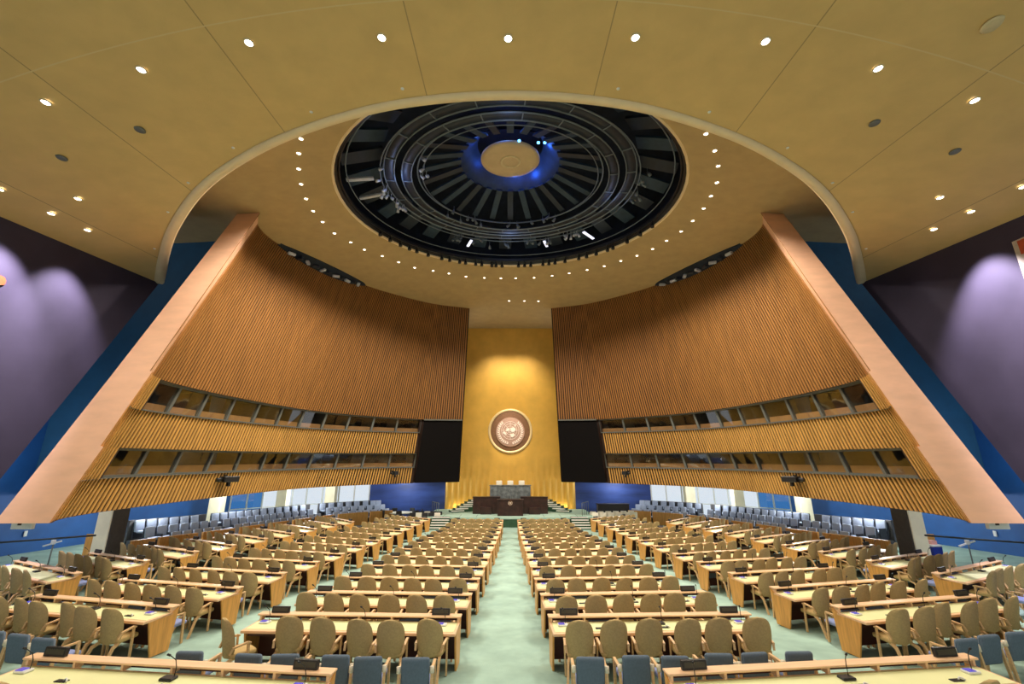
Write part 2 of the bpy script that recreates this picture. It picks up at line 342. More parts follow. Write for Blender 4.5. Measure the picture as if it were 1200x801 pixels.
def timber_wall(side):
    nm = 'left' if side == -1 else 'right'
    root = empty('wall_' + nm); root['kind'] = 'structure'
    zb = lambda s: ZB
    # each lower band stands a little prouder than the one above
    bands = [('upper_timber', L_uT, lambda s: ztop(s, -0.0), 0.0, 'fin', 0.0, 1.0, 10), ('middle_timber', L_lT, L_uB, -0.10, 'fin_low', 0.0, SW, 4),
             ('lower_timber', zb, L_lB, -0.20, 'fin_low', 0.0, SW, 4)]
    for bn, za, zz, o, mt, s0, s1, nz in bands:
        g = MB(); strip(g, s0, s1, za, zz, o + 0.02, side, 90, 0, nz); g.build('timber_backing', M['backing'], root)
        g = MB(); fins(g, s0, s1, za, zz, o, side, nz); g.build('timber_fins', M[mt], root)
        # soffit under each band
        g = MB(); g.grid([[tuple(pt(lerp(s0, s1, i / 60), za(lerp(s0, s1, i / 60)), o - 0.09 if k == 0 else 0.75, side)) for i in range(61)] for k in (0, 1)])
        g.build('band_soffit', M['backing'], root)
        if bn != 'upper_timber':
            g = MB(); g.grid([[tuple(pt(lerp(s0, s1, i / 60), zz(lerp(s0, s1, i / 60)), o - 0.09 if k == 0 else 0.5, side)) for i in range(61)] for k in (0, 1)])
            g.build('band_top', M['metal'], root)
    # fins flanking the booth windows at the near end and a plain strip between screens
    for za, zz, o in ((L_uB, L_uT, -0.10), (L_lB, L_lT, -0.20)):
        g = MB(); fins(g, 0.0, 0.062, za, zz, o, side, 2); g.build('timber_fins', M['fin_low'], root)
        g = MB(); strip(g, 0.0, 0.062, za, zz, o + 0.02, side, 6, 0, 2); g.build('timber_backing', M['backing'], root)
    # far part behind the screen
    g = MB(); strip(g, SW - 0.005, 1.0, zb, L_uT, 0.05, side, 10, 0, 4); g.build('timber_backing', M['backing'], root)
    # pink raked end panel, one metre thick
    g = MB(); v = []
    zt = ztop(0.0) + 0.25
    lv = [(ZB, -0.26), (L_lT(0), -0.26), (L_lT(0) + 0.01, -0.16), (L_uT(0), -0.16), (L_uT(0) + 0.01, -0.06), (zt, -0.06)]; NZ = len(lv) - 1
    for z, oo in lv:
        a = W(0, z, oo); c = W(0.012, z, oo + 0.02); yy = a.y - 0.05; xo = -13.25
        v += [(a.x * -side, yy, z), (xo * -side, yy - 0.05, z), (xo * -side, yy + 1.6, z), (c.x * -side, c.y, z)]
    fs = []
    for j in range(NZ):
        for k in range(4): fs.append((j * 4 + k, j * 4 + (k + 1) % 4, (j + 1) * 4 + (k + 1) % 4, (j + 1) * 4 + k))
    fs += [(0, 1, 2, 3), (NZ * 4, NZ * 4 + 1, NZ * 4 + 2, NZ * 4 + 3)]
    g.add(v, fs); g.build('end_panel', M['pink'], root)
    # far end return beside the gold wall
    g = MB(); g.grid([[tuple(pt(1.0, lerp(ZB, 12.9, j / 8), o, side)) for j in range(9)] for o in (-0.08, 0.5)]); g.build('end_return', M['backing'], root)
    # booths: two tiers of windows
    for tier, (zlo, zhi, o) in enumerate(((L_uB, L_uT, 0.12), (L_lB, L_lT, 0.05))):
        br = empty('window_%d' % (tier * 2 + (1 if side == -1 else 2))); br['kind'] = 'structure'
        s0, s1, n = (0.062, SW, 11)
        ss = [s0 + (s1 - s0) * ((i / n) ** 1.06) for i in range(n + 1)]
        g = MB()
        for s in ss:
            dz = 0.0
            g.bar(pt(s, zlo(s), o - 0.03, side), pt(s, zhi(s), o - 0.03, side), 0.055, 0.12)
        for i in range(60):
            a, b = lerp(s0, s1, i / 60), lerp(s0, s1, (i + 1) / 60)
            g.bar(pt(a, zlo(a) + 0.04, o - 0.05, side), pt(b, zlo(b) + 0.04, o - 0.05, side), 0.16, 0.08)
            g.bar(pt(a, zhi(a) - 0.04, o - 0.05, side), pt(b, zhi(b) - 0.04, o - 0.05, side), 0.16, 0.08)
        g.build('window_frame', M['metal'], br)
        for i in range(n):
            a, b = ss[i] + 0.002, ss[i + 1] - 0.002
            g = MB(); rows = []
            for j in (0, 1):
                rows.append([tuple(pt(s, lerp(zlo(s) + 0.08, zhi(s) - 0.08, j), o + 0.02, side)) for s in (a, (a + b) / 2, b)])
            g.grid(rows, 0, False); g.build('pane', M['glass'], br)
        g = MB()      # timber sill inside each booth
        for i in range(n):
            a, b = ss[i] + 0.003, ss[i + 1] - 0.003
            h = 0.36
            q = [pt(a, zlo(a) + 0.08, o + 0.06, side), pt(b, zlo(b) + 0.08, o + 0.06, side), pt(b, zlo(b) + h, o + 0.10, side), pt(a, zlo(a) + h, o + 0.10, side)]
            q2 = [pt(a, zlo(a) + 0.08, o + 0.5, side), pt(b, zlo(b) + 0.08, o + 0.5, side), pt(b, zlo(b) + h, o + 0.5, side), pt(a, zlo(a) + h, o + 0.5, side)]
            g.add([tuple(p) for p in q + q2], [(0, 1, 2, 3), (3, 2, 6, 7), (0, 3, 7, 4), (1, 5, 6, 2)])
        g.build('booth_desk', M['sill'], br)
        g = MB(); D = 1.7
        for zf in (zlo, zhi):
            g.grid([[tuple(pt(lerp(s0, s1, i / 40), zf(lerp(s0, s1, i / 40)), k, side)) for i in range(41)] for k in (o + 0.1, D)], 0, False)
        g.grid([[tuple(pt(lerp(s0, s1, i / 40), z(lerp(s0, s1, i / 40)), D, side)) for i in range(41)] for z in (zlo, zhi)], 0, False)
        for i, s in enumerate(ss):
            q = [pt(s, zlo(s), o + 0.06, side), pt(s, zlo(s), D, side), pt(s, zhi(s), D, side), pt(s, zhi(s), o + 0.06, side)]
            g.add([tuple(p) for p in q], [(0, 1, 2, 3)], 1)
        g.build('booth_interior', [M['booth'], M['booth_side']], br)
    return root
for sd in (-1, 1): timber_wall(sd)

# dark slots with stage lights, between the timber and the ceiling
for side in (-1, 1):
    nm = 'left' if side == -1 else 'right'
    root = empty('ceiling_light_slot', label='dark curved ceiling slot with small stage lights above the %s timber wall' % nm, cat='light slot')
    N = 26; g = MB(); rows = [[], [], [], []]; pc = []
    for i in range(N + 1):
        s = lerp(0.15, 0.52, i / N); w = 0.62 * math.sin(PI * min(1, max(0.02, i / N))) ** 0.6 + 0.03
        z = ztop(s)
        a = pt(s, z - 0.05, -0.05, side); b = pt(s, z - 0.05, -0.05 - w, side)
        za, zb_ = a.z - 0.02, bowl(b.x, b.y) - 0.05
        rows[0].append((a.x, a.y, za - w * 0.55)); rows[1].append((b.x, b.y, zb_)); rows[2].append((b.x, b.y, zb_ + 0.1)); pc.append((a + b) / 2 - Vector((0, 0, w * 0.3)))
        rows[3].append((a.x, a.y, za))
    g.grid([rows[3], rows[0], rows[1], rows[2]], 0, False); g.build('slot_lining', M['dome'], root)
    for i in range(3, N - 2, 2):
        p = pc[i]; g = MB(); g.rbox(-0.10, 0.10, -0.22, 0.22, -0.16, 0.0, 0.03, seg=1)
        g.build('stage_light', M['pipe'] if i % 4 == 3 else M['dome_steel'], root, (p.x, p.y, p.z - 0.05), 0.5 * side + i)

# ------------------------------------------------------------------ flat dark side walls, blue outer walls, gallery
for side in (-1, 1):
    nm = 'left' if side == -1 else 'right'; X = 16.0 * side
    g = MB(); N = 10; rake = lambda z: 14.55 + 0.49 * z
    for (x) in (X, X + 0.4 * side):
        rows = []
        for j in range(N + 1):
            z = lerp(-4.6, slab(16, 18.4) + 0.0, j / N)
            rows.append([(x, lerp(-4, rake(z), k / 6), min(z, slab(16, lerp(-4, rake(z), k / 6)) + 0.02)) for k in range(7)])
        g.grid(rows, 0, False)
    zt = slab(16, 18.4)
    g.add([(X, rake(-4.6), -4.6), (X + 0.4 * side, rake(-4.6), -4.6), (X + 0.4 * side, rake(zt), zt), (X, rake(zt), zt)], [(0, 1, 2, 3)])
    tag(g.build('wall_%s_dark' % nm, M['dark_wall']), kind='structure')
    # outer blue wall
    pl = [(-22.3, -4), (-22.3, 21), (-22.3, 27), (-20.6, 34)]
    g = MB(); g.grid([[(x * -side, y, z) for x, y in pl] for z in (-4.8, -1.2, 8.5)], 0, False)
    tag(g.build('wall_%s_outer' % nm, M['blue_wall']), kind='structure')
    g = MB(); g.box(0, 0.04, 8, 27, -0.15, 0.0)
    # blue bulkhead closing the space behind the raked end
    g = MB(); g.grid([[(x * -side, 21.3, z) for x in (-22.3, -18, -13.9)] for z in (-1.45, 4, 8, 12.6)], 0, False)
    g.grid([[(-13.9 * -side, y, z) for y in (21.3, 20.2)] for z in (-1.45, 4, 8, 12.6)], 0, False)
    tag(g.build('wall_%s_bulkhead' % nm, M['teal_wall']), kind='structure')
    # soffit of the side gallery
    g = MB(); inner = [curve(u)[0] for u in (9.5, 12, 15, 18, 21, 24, 26, UE)]
    outer = [(-22.3, 21.3), (-22.3, 24), (-22.3, 27), (-21.2, 31.5), (-20.4, 34.5), (-17, 38.6), (-12, 40.6), (-5.8, 41.7)]
    g.grid([[(p.x * -side, p.y, -1.44) for p in inner], [(x * -side, y, -1.44) for x, y in outer]], 0, False)
    tag(g.build('ceiling_gallery_' + nm, M['soffit']), kind='structure')
    # navy front wall beside the gold wall
    g = MB(); g.grid([[(x * -side, y, z) for x, y in ((-12.4, 40.45), (-9, 41.2), (-5.7, 41.75))] for z in (-4.9, -3, -1.44)], 0, False)
    tag(g.build('wall_far_' + nm, M['navy']), kind='structure')
    # glazed screens under the gallery: blue tinted near part, clear daylight part beyond
    wr = empty('window_%d' % (5 if side == -1 else 6)); wr['kind'] = 'structure'
    gl = [(-20.6, 34.0), (-19.9, 34.9), (-19.2, 35.75), (-18.5, 36.6), (-17.75, 37.5), (-17.0, 38.4), (-15.9, 38.95), (-14.7, 39.45), (-13.55, 39.95), (-12.4, 40.45)]
    fr = MB()
    for i, (x, y) in enumerate(gl): fr.box(-0.05, 0.05, -0.05, 0.05, -4.8, -1.44, 0, Matrix.Translation((x * -side, y, 0)))
    for z in (-4.7, -3.35, -1.5):
        for a, b in zip(gl, gl[1:]): fr.bar((a[0] * -side, a[1], z), (b[0] * -side, b[1], z), 0.06, 0.07)
    fr.build('window_frame', M['white_plastic'], wr)
    for i, (a, b) in enumerate(zip(gl, gl[1:])):
        p = MB(); p.add([(a[0] * -side, a[1], -4.8), (b[0] * -side, b[1], -4.8), (b[0] * -side, b[1], -1.44), (a[0] * -side, a[1], -1.44)], [(0, 1, 2, 3)])
        p.build('pane', M['glass_blue'] if i < 2 else M['glass_clear'], wr)
    # things outside the glass: a pale building front, shrubs
    # small fittings on the blue wall
    g = MB(); g.box(-0.03, 0.03, -1.0, 1.0, -0.06, 0.06); g.box(-0.1, 0.0, -1.0, -0.94, -0.1, 0.02)
    tag(g.build('wall_shelf', M['white_plastic'], None, (22.2 * side, 23.2, -2.35)), 'thin white shelf rail fixed on the %s blue wall' % nm, 'rail')
    g = MB(); g.rbox(-0.02, 0.02, -0.07, 0.07, -0.12, 0.12, 0.01, seg=1)
    tag(g.build('wall_switch', M['white_plastic'], None, (22.25 * side, 21.6, -3.15)), 'small white switch plate on the %s blue wall' % nm, 'switch')
    g = MB(); g.rbox(-0.28, 0.28, -0.05, 0.05, -0.1, 0.1, 0.01, seg=1); g.box(-0.1, 0.0, -0.06, -0.05, 0.0, 0.06, 1)
    tag(g.build('white_panel', [M['white_plastic'], M['black']], None, (13.0 * side, 12.5, ZB - 0.1)), 'white box hanging under the pink end of the %s timber wall' % nm, 'panel')

# gold wall with the big emblem
g = MB(); YG = 41.7
rows = []
zs = [-4.9, -4.2, -3.4, -2.6, -1.9, -1.2, 0, 3, 7, 13.4]
for z in zs:
    row = []
    for i in range(121):
        x = -5.9 + 11.8 * i / 120; amp = 0.16 * min(1, max(0, (-1.0 - z) / 1.0)); ph = abs(math.sin(x / 11.8 * PI * 22))
        row.append((x, YG - amp * ph, z))
    rows.append(row)
g.grid(rows); tag(g.build('wall_far', M['gold']), kind='structure')

def emblem(root, R, T, hi, disc, ring=None):
    """world map on rings and meridians inside a laurel wreath, built in the xz plane facing -y"""
    A = Matrix.Rotation(PI / 2, 4, 'X')
    g = MB(); g.lathe([(R, 0), (R, 0.06 * R), (R * 0.97, 0.09 * R), (0.0001, 0.09 * R)], 48, 0, T @ A, False); g.build('emblem_disc', disc, root)
    g = MB(); r0 = R * 0.60; cz = R * 0.10; z1 = 0.09 * R; z2 = 0.125 * R
    def ring(r, w):
        n = 40
        vs = []
        for k in range(n):
            t = 2 * PI * k / n
            for rr in (r - w / 2, r + w / 2): vs.append((rr * math.cos(t), cz + rr * math.sin(t), z2))
        g.add(vs, [(2 * k, 2 * k + 1, (2 * k + 3) % (2 * n), (2 * k + 2) % (2 * n)) for k in range(n)], 0, False, T @ A)
    for q in (0.25, 0.5, 0.75, 1.0): ring(r0 * q, R * 0.022)
    for k in range(4):
        t = PI * k / 4; c, s_ = math.cos(t), math.sin(t); w = R * 0.009
        g.prism([(-r0 * c - w * s_, cz - r0 * s_ + w * c), (-r0 * c + w * s_, cz - r0 * s_ - w * c), (r0 * c + w * s_, cz + r0 * s_ - w * c), (r0 * c - w * s_, cz + r0 * s_ + w * c)], z1, z2, 0, T @ A)
    land = [[(-.45, .1), (-.4, .22), (-.2, .28), (-.08, .15), (-.05, .05), (-.2, -.05), (-.35, -.1), (-.5, -.05)],
            [(-.86, -.2), (-.8, -.36), (-.55, -.52), (-.44, -.42), (-.5, -.25), (-.6, -.15), (-.7, -.1)],
            [(0, .2), (.15, .32), (.35, .36), (.55, .27), (.62, .1), (.5, -.1), (.35, -.2), (.15, -.15), (.05, -.05), (.08, .08)],
            [(-.12, -.46), (.1, -.38), (.3, -.36), (.5, -.45), (.42, -.65), (.27, -.8), (.12, -.72), (.04, -.58)],
            [(.45, .6), (.55, .72), (.64, .56), (.56, .42)]]
    for P in land: g.prism([(x * r0, cz + y * r0) for x, y in P], z1, z2 * 1.12, 0, T @ A)
    for sd in (-1, 1):
        for k in range(13):
            t = -PI / 2 + sd * (0.16 + k * 0.178); rr = R * 0.80; x, y = rr * math.cos(t), rr * math.sin(t) + cz * 0.4
            for io in (-1, 1):
                d = t + sd * PI / 2 + io * sd * 0.55; L = R * 0.17; w = R * 0.042; dx, dy = math.cos(d), math.sin(d)
                g.prism([(x, y), (x + dx * L * .5 - dy * w, y + dy * L * .5 + dx * w), (x + dx * L, y + dy * L), (x + dx * L * .5 + dy * w, y + dy * L * .5 - dx * w)], z1, z2, 0, T @ A)
    g.build('emblem_relief', hi, root)
er = empty('wall_emblem', (0, YG, 2.85), 0, 'large round bronze emblem with world map and laurel wreath on gold wall', 'emblem')
A = Matrix.Rotation(PI / 2, 4, 'X')
g = MB(); g.lathe([(2.08, 0.0), (2.08, 0.10), (2.0, 0.18), (1.88, 0.18), (1.84, 0.06)], 64, 0, A, True, False); g.build('emblem_ring', M['halo'], er)
g = MB(); g.lathe([(1.85, 0.06), (1.40, 0.05), (0.001, 0.05)], 64, 0, A, False, False); g.build('emblem_recess', M['bronze'], er)
emblem(er, 1.36, Matrix.Translation((0, -0.06, -0.10)), M['emblem_hi'], M['emblem'])

# black projection screens
for side in (-1, 1):
    nm = 'left' if side == -1 else 'right'
    a = pt(0.868, -1.5, -0.35, side); b = pt(0.995, -1.5, -0.30, side); c = pt(0.995, 3.25, -0.30, side); d = pt(0.868, 3.15, -0.35, side)
    root = empty('projection_screen', tuple((a + b) / 2), 0, 'black projection screen hanging beside the %s edge of the gold wall' % nm, 'screen')
    o = (a + b) / 2; n = Vector((0, 0.22, 0)); q = [v - o for v in (a, b, c, d)]
    g = MB(); g.add([tuple(v) for v in q] + [tuple(v + n) for v in q], [(0, 1, 2, 3), (7, 6, 5, 4), (0, 4, 5, 1), (1, 5, 6, 2), (2, 6, 7, 3), (3, 7, 4, 0)]); g.build('screen_surface', M['screen'], root)
    g = MB(); g.bar(q[3] + Vector((0, -0.03, 0.05)), q[2] + Vector((0, -0.03, 0.05)), 0.12, 0.10); g.build('screen_rail', M['metal'], root)
# camera brackets under the lower windows
for side in (-1, 1):
    nm = 'left' if side == -1 else 'right'
    for s, sc, w in ((0.30, 1.0, 'near'), (0.80, 0.75, 'far')):
        p = pt(s, -0.75, -0.55, side)
        root = empty('wall_camera', tuple(p), 0.4 * side, 'black camera on a bracket at the %s end of the %s timber wall' % (w, nm), 'camera', None)
        g = MB(); g.rbox(-0.22 * sc, 0.22 * sc, -0.35 * sc, 0.35 * sc, -0.12, 0.14, 0.03, seg=1); g.tube([(0, -0.35 * sc, 0), (0, -0.6 * sc, 0)], 0.09 * sc, 8); g.build('camera_body', M['black'], root)
        g = MB(); g.bar((0, 0, 0.1), (0.45 * side, 0, 0.18), 0.06, 0.06); g.bar((0, 0, -0.3), (0, 0, 0), 0.12, 0.12); g.build('camera_bracket', M['black'], root)

# mural traces on the flat dark walls
g = MB(); g.lathe([(0.15, 0), (0.15, 0.02), (0.001, 0.02)], 24, 0, Matrix.Rotation(PI / 2, 4, 'Y'), False)
tag(g.build('painted_disc', M['orange'], None, (-15.98, 12.62, 5.49)), 'orange painted disc on the dark left wall', 'painting')
g = MB(); g.box(-0.03, 0.0, -0.34, 0.0, -1.6, 0.0); g.box(-0.04, -0.03, -0.34, -0.14, -0.5, -0.05, 1)
tag(g.build('painted_shape', [M['mural'], M['orange']], None, (15.98, 12.5, 6.75)), 'pale painted shape on the dark right wall', 'painting')

# ------------------------------------------------------------------ dome
dome = empty('ceiling_dome', (0, YC, 11.1 + 0.08 * YC)); dome['kind'] = 'structure'
def D(r, t, h): return (r * math.cos(t), r * math.sin(t), h + 0.08 * r * math.sin(t))
def dring(prof, n=72, a0=0, a1=2 * PI):
    g = MB(); g.grid([[D(r, a0 + (a1 - a0) * k / n, h) for k in range(n + 1)] for r, h in prof]); return g
dring([(8.5, 0.0), (8.5, 0.35), (8.8, 0.5), (8.9, 2.6), (7.5, 4.2), (5.2, 5.0), (0.01, 5.3)]).build('dome_shell', M['dome'], dome)
dring([(8.56, 0.02), (8.50, -0.06), (8.42, 0.0), (8.42, 0.12)]).build('opening_edge', M['rim'], dome)
dring([(1.56, 2.85), (1.56, 2.75), (1.35, 2.7), (0.5, 2.68), (0.001, 2.68)], 48).build('dome_disc', M['dome_disc'], dome)
dring([(0.55, 2.66), (0.5, 2.62), (0.42, 2.66)], 32).build('disc_ring', M['bezel'], dome)
dring([(1.75, 3.6), (2.35, 2.9), (2.75, 2.55)], 48).build('hub_ring', M['dome_teal'], dome)
for r0, r1 in ((5.86, 6.35), (5.03, 5.5)):
    dring([(r0, 1.25), (r0, 1.17), (r1, 1.17), (r1, 1.25)]).build('walkway', M['dome_steel'], dome)
    for r in (r0, r1): dring([(r - 0.03, 1.17), (r, 1.10), (r + 0.03, 1.17)]).build('walkway_rail', M['dome_edge'], dome)
    g = MB()
    for k in range(20):
        t = 2 * PI * (k + 0.3) / 20; g.bar(D(r0, t, 1.15), D(r1, t, 1.15), 0.04, 0.04)
    g.build('walkway_joint', M['dome_edge'], dome)
for k in range(26):
    t = 2 * PI * (k + 0.5) / 26
    g = MB(); g.bar(D(2.6, t, 2.5), D(4.75, t, 1.75), 0.33, 0.10); g.build('spoke', M['dome_teal'] if k % 3 else M['dome_steel'], dome)
for k in range(28):
    t = 2 * PI * (k + 0.2) / 28
    g = MB(); g.bar(D(6.45, t, 2.0), D(8.3, t, 1.3), 0.85, 0.12); g.build('outer_baffle', M['dome_steel'] if k % 2 else M['dome_teal'], dome)
for r, h, rr in ((8.25, 0.28, 0.055), (8.0, 0.62, 0.03), (6.5, 1.0, 0.03), (4.75, 1.5, 0.04), (4.5, 1.35, 0.025)):
    g = MB(); g.tube([D(r, 2 * PI * k / 72, h) for k in range(73)], rr, 6, caps=False); g.build('lighting_pipe', M['dome_edge'] if rr < 0.05 else M['black'], dome)
dring([(8.44, 0.06), (8.32, 0.08), (8.30, 0.5)]).build('opening_lining', M['black'], dome)
# ducts catching light
for t, r0, r1, w in ((3.27, 6.9, 8.2, .22), (3.05, 6.8, 8.1, .18), (4.35 - 2 * PI + 5.0, 0, 0, 0)):
    if w: g = MB(); g.bar(D(r0, t, 1.1), D(r1, t, 0.9), w, 0.10); g.build('baffle_panel', M['pipe'], dome)
for t, r0, r1 in ((math.radians(113), 6.5, 7.3), (math.radians(70), 6.5, 7.2), (math.radians(46), 6.6, 7.7)):
    g = MB(); g.bar(D(r0, t, 0.85), D(r1, t, 0.75), 0.16, 0.06); g.build('strip_lamp', mat('strip_glow', (0.9, 0.9, 1), 0.4, emit=(0.75, 0.78, 1.0), estr=1.3), dome)
# small clusters of stage lights on the pipes
def cluster(t, r, h, n, m, spread):
    for i in range(n):
        tt = t + random.uniform(-spread, spread); rr = r + random.uniform(-0.25, 0.25)
        g = MB(); a = Vector(D(rr, tt, h + random.uniform(-0.15, 0.15))); d = Vector((random.uniform(-1, 1), random.uniform(-1, 1), -0.8)).normalized()
        g.tube([a, a + d * 0.12, a + d * 0.26], [0.045, 0.075, 0.09], 7); g.bar(a, a + Vector((0, 0, 0.25)), 0.025, 0.025)
        g.build('stage_light', m, dome)
cluster(math.radians(185), 6.6, 0.9, 8, M['pipe'], 0.22); cluster(math.radians(163), 6.5, 0.9, 6, M['pipe'], 0.12); cluster(math.radians(205), 4.5, 1.3, 5, M['pipe'], 0.3)
cluster(math.radians(60), 6.6, 0.9, 9, M['pipe'], 0.18); cluster(math.radians(112), 6.7, 0.9, 8, M['dome_edge'], 0.25); cluster(math.radians(80), 6.6, 0.9, 7, M['dome_edge'], 0.25)
cluster(math.radians(5), 6.7, 1.0, 7, M['dome_edge'], 0.4); cluster(math.radians(90), 4.6, 1.3, 14, M['dome_edge'], 0.9)
def plight(name, loc, col, e, r=0.15, typ='POINT', rot=None, size=None, blend=0.5):
    l = bpy.data.lights.new(name, typ); l.color = col; l.energy = e; l.shadow_soft_size = r
    if typ == 'SPOT': l.spot_size = size; l.spot_blend = blend
    o = bpy.data.objects.new(name, l); COL.objects.link(o); o.location = loc
    if rot is not None: o.rotation_euler = rot
    return o
for t, r, h, e in ((1.4, 1.7, 2.55, 25), (0.9, 2.1, 2.6, 25), (2.6, 1.9, 2.8, 7), (4.5, 2.0, 2.8, 25), (6.0, 2.0, 2.8, 20), (3.6, 1.9, 2.8, 12)):
    p = D(r, t, h + 0.3); plight('blue_lamp', (p[0], YC + p[1], 11.1 + .08 * YC + p[2]), (0.04, 0.16, 1.0), e * 1.2)
for t, r, h in ((4.95, 1.85, 2.6), (5.35, 2.3, 2.45), (5.45, 2.5, 2.45)):
    g = MB(); p = D(r, t, h); g.lathe([(0.07, 0), (0.07, 0.05), (0.001, 0.05)], 10, 0, Matrix.Translation(p)); g.build('blue_bulb', M['bulb_blue'], dome)
for t, e in ((1.57, 18), (3.3, 30), (0.2, 12), (4.7, 10)):
    p = D(5.5, t, 0.4); plight('dome_work_light', (p[0], YC + p[1], 11.1 + .08 * YC + p[2] + 0.2), (0.35, 0.5, 1.0), e)

# spotlights hanging round the front rim of the opening
def hang_light():
    r = empty('hanging_spotlight')
    g = MB(); g.tube([(0, 0, 0), (0, 0, -0.22)], 0.02, 6); g.build('hanger', M['black'], r)
    g = MB(); g.tube([(0, 0.03, -0.16), (0, 0, -0.30), (0, -0.03, -0.42)], [0.06, 0.10, 0.12], 10); g.build('lamp_housing', M['black'], r)
    reg(r); return r
hp = hang_light(); angs = [14, 22, 30, 38, 41, 47, 52, 56, 63, 68, 71, 74, 80, 83, 86, 94, 97, 99, 104, 107, 112, 115, 120, 124, 131, 137, 141, 146, 152, 158]
for i, a in enumerate(angs):
    t = math.radians(a); p = D(8.18, t, 0.22)
    place(hp, (p[0], YC + p[1], 11.1 + .08 * YC + p[2]), t - PI / 2, 'small black spotlight on front rim of dome opening, %s from right' % (nth(i)), 'spotlight', 'spotlights hanging round the dome opening')

# recessed downlights
def downlight(r, m):
    o = empty('ceiling_downlight')
    g = MB(); g.lathe([(r * 1.35, 0.0), (r * 1.35, -0.02), (r, -0.025), (r, 0.0)], 20, 0, None, True, False); g.build('lamp_bezel', M['bezel'], o)
    g = MB(); g.lathe([(r, -0.012), (r * .6, -0.03), (0.001, -0.035)], 20); g.build('lamp_lens', m, o)
    reg(o); return o
big = downlight(0.088, M['bulb']); sml = downlight(0.09, M['bulb']); bw = downlight(0.08, M['bulb_small'])
BIG = [(-6.0, 7.8), (-3.0, 7.9), (-0.05, 8.0), (2.92, 7.9), (5.85, 7.78), (-8.7, 8.18), (-11.3, 8.65), (8.65, 8.15), (11.25, 8.6)]
BIG.sort()
for i, (x, y) in enumerate(BIG):
    place(big, (x, y, slab(x, y) - 0.005), 0, 'bright ceiling downlight, %s from the left in the row across the rear ceiling' % NTH[i], 'downlight', 'downlights across the rear ceiling')
    plight('downlight_lamp', (x, y, slab(x, y) - 0.12), (1.0, 0.90, 0.74), 420, 0.1, 'SPOT', (0, 0, 0), math.radians(150), 0.6)
SM = [(-13.75, 12.12), (-14.87, 13.7), (-14.9, 12.5), (-14.9, 11.05), (13.65, 12.1), (14.85, 13.65), (14.85, 12.4), (14.85, 10.95)]
for i, (x, y) in enumerate(SM):
    place(sml, (x, y, slab(x, y) - 0.005), 0, 'bright downlight beside the %s dark wall, %s' % ('left' if x < 0 else 'right', ('set furthest from the wall', 'furthest forward along the wall', 'middle one along the wall', 'nearest the viewer along the wall')[i % 4]), 'downlight', 'downlights beside the dark walls')
BW = [(-7.93, 13.84), (-8.46, 14.76), (-8.98, 15.84), (-9.43, 17.01), (-9.78, 18.26), (-9.96, 19.43), (-9.98, 20.6), (-9.88, 21.94), (-9.42, 23.19), (-8.97, 24.27), (-8.19, 25.36), (-7.4, 26.4), (-6.55, 27.36), (-5.4, 28.05), (-4.38, 28.61), (-3.22, 29.2), (-1.9, 29.5), (-0.69, 29.62), (0.4, 29.62), (1.75, 29.5), (3.03, 29.12), (4.2, 28.6), (5.36, 27.95), (6.4, 27.2), (7.3, 26.28), (8.1, 25.35), (8.75, 24.27), (9.2, 23.1), (9.57, 21.85), (9.71, 20.6), (9.71, 19.27), (9.54, 18.1), (9.28, 16.93), (8.75, 15.68), (8.14, 14.67), (7.35, 13.67)]
for i, (x, y) in enumerate(BW):
    place(bw, (x, y, bowl(x, y) - 0.005), 0, 'small downlight in the ring round the dome, %s counting from rear left' % (nth(i)), 'downlight', 'downlights in the ring round the dome')
    if i % 2 == 0:
        plight('ring_lamp', (x, y, bowl(x, y) - 0.15), (1.0, 0.90, 0.76), 1750, 0.12, 'SPOT', (0, 0, 0), math.radians(125), 0.7)
for i, x in enumerate((-0.1, 1.15, 2.3)):
    place(bw, (x, 33.4, bowl(x, 33.4) - 0.005), 0, 'small downlight above the gold wall, %s of three' % ('leftmost', 'middle', 'rightmost')[i], 'downlight', 'three downlights above the gold wall')
# round blank covers
cov = MB(); cov.lathe([(0.14, 0.0), (0.14, -0.02), (0.10, -0.03), (0.001, -0.03)], 18); cm = cov.mesh('ceiling_cover', M['bezel'])
cov2 = cov.mesh('ceiling_cover', M['metal'])
for i, (x, y, lb) in enumerate(((-10.15, 9.94, 'dark round cover in the left ceiling, larger one'), (-12.63, 10.42, 'dark round cover in the left ceiling, nearer the dark wall'), (9.86, 6.84, 'pale round cover near the top right of the ceiling'), (9.84, 9.75, 'dark round cover in the right ceiling, inner one'), (12.35, 10.23, 'dark round cover in the right ceiling, nearer the dark wall'))):
    o = link('ceiling_cover', cm if i == 2 else cov2, None, (x, y, slab(x, y))); tag(o, lb, 'ceiling cover', 'round blank covers in the ceiling')
    if i == 2: o.scale = (1.4, 1.4, 1)
dot = MB(); dot.lathe([(0.05, 0), (0.04, -0.02), (0.001, -0.02)], 10); dm = dot.mesh('ceiling_sensor', M['white_plastic'])
for i, x in enumerate((-14.2, -12.2, -10.6, -8.4, -5.6, -2.9, 2.9, 5.6, 8.4, 10.6, 12.2, 14.2)):
    y = rim_y(x) - 0.55; o = link('ceiling_sensor', dm, None, (x, y, slab(x, y)))
    tag(o, 'small white ceiling sensor near the arched rim, %s from the left' % NTH[i], 'sensor', 'small sensors along the arched ceiling rim')

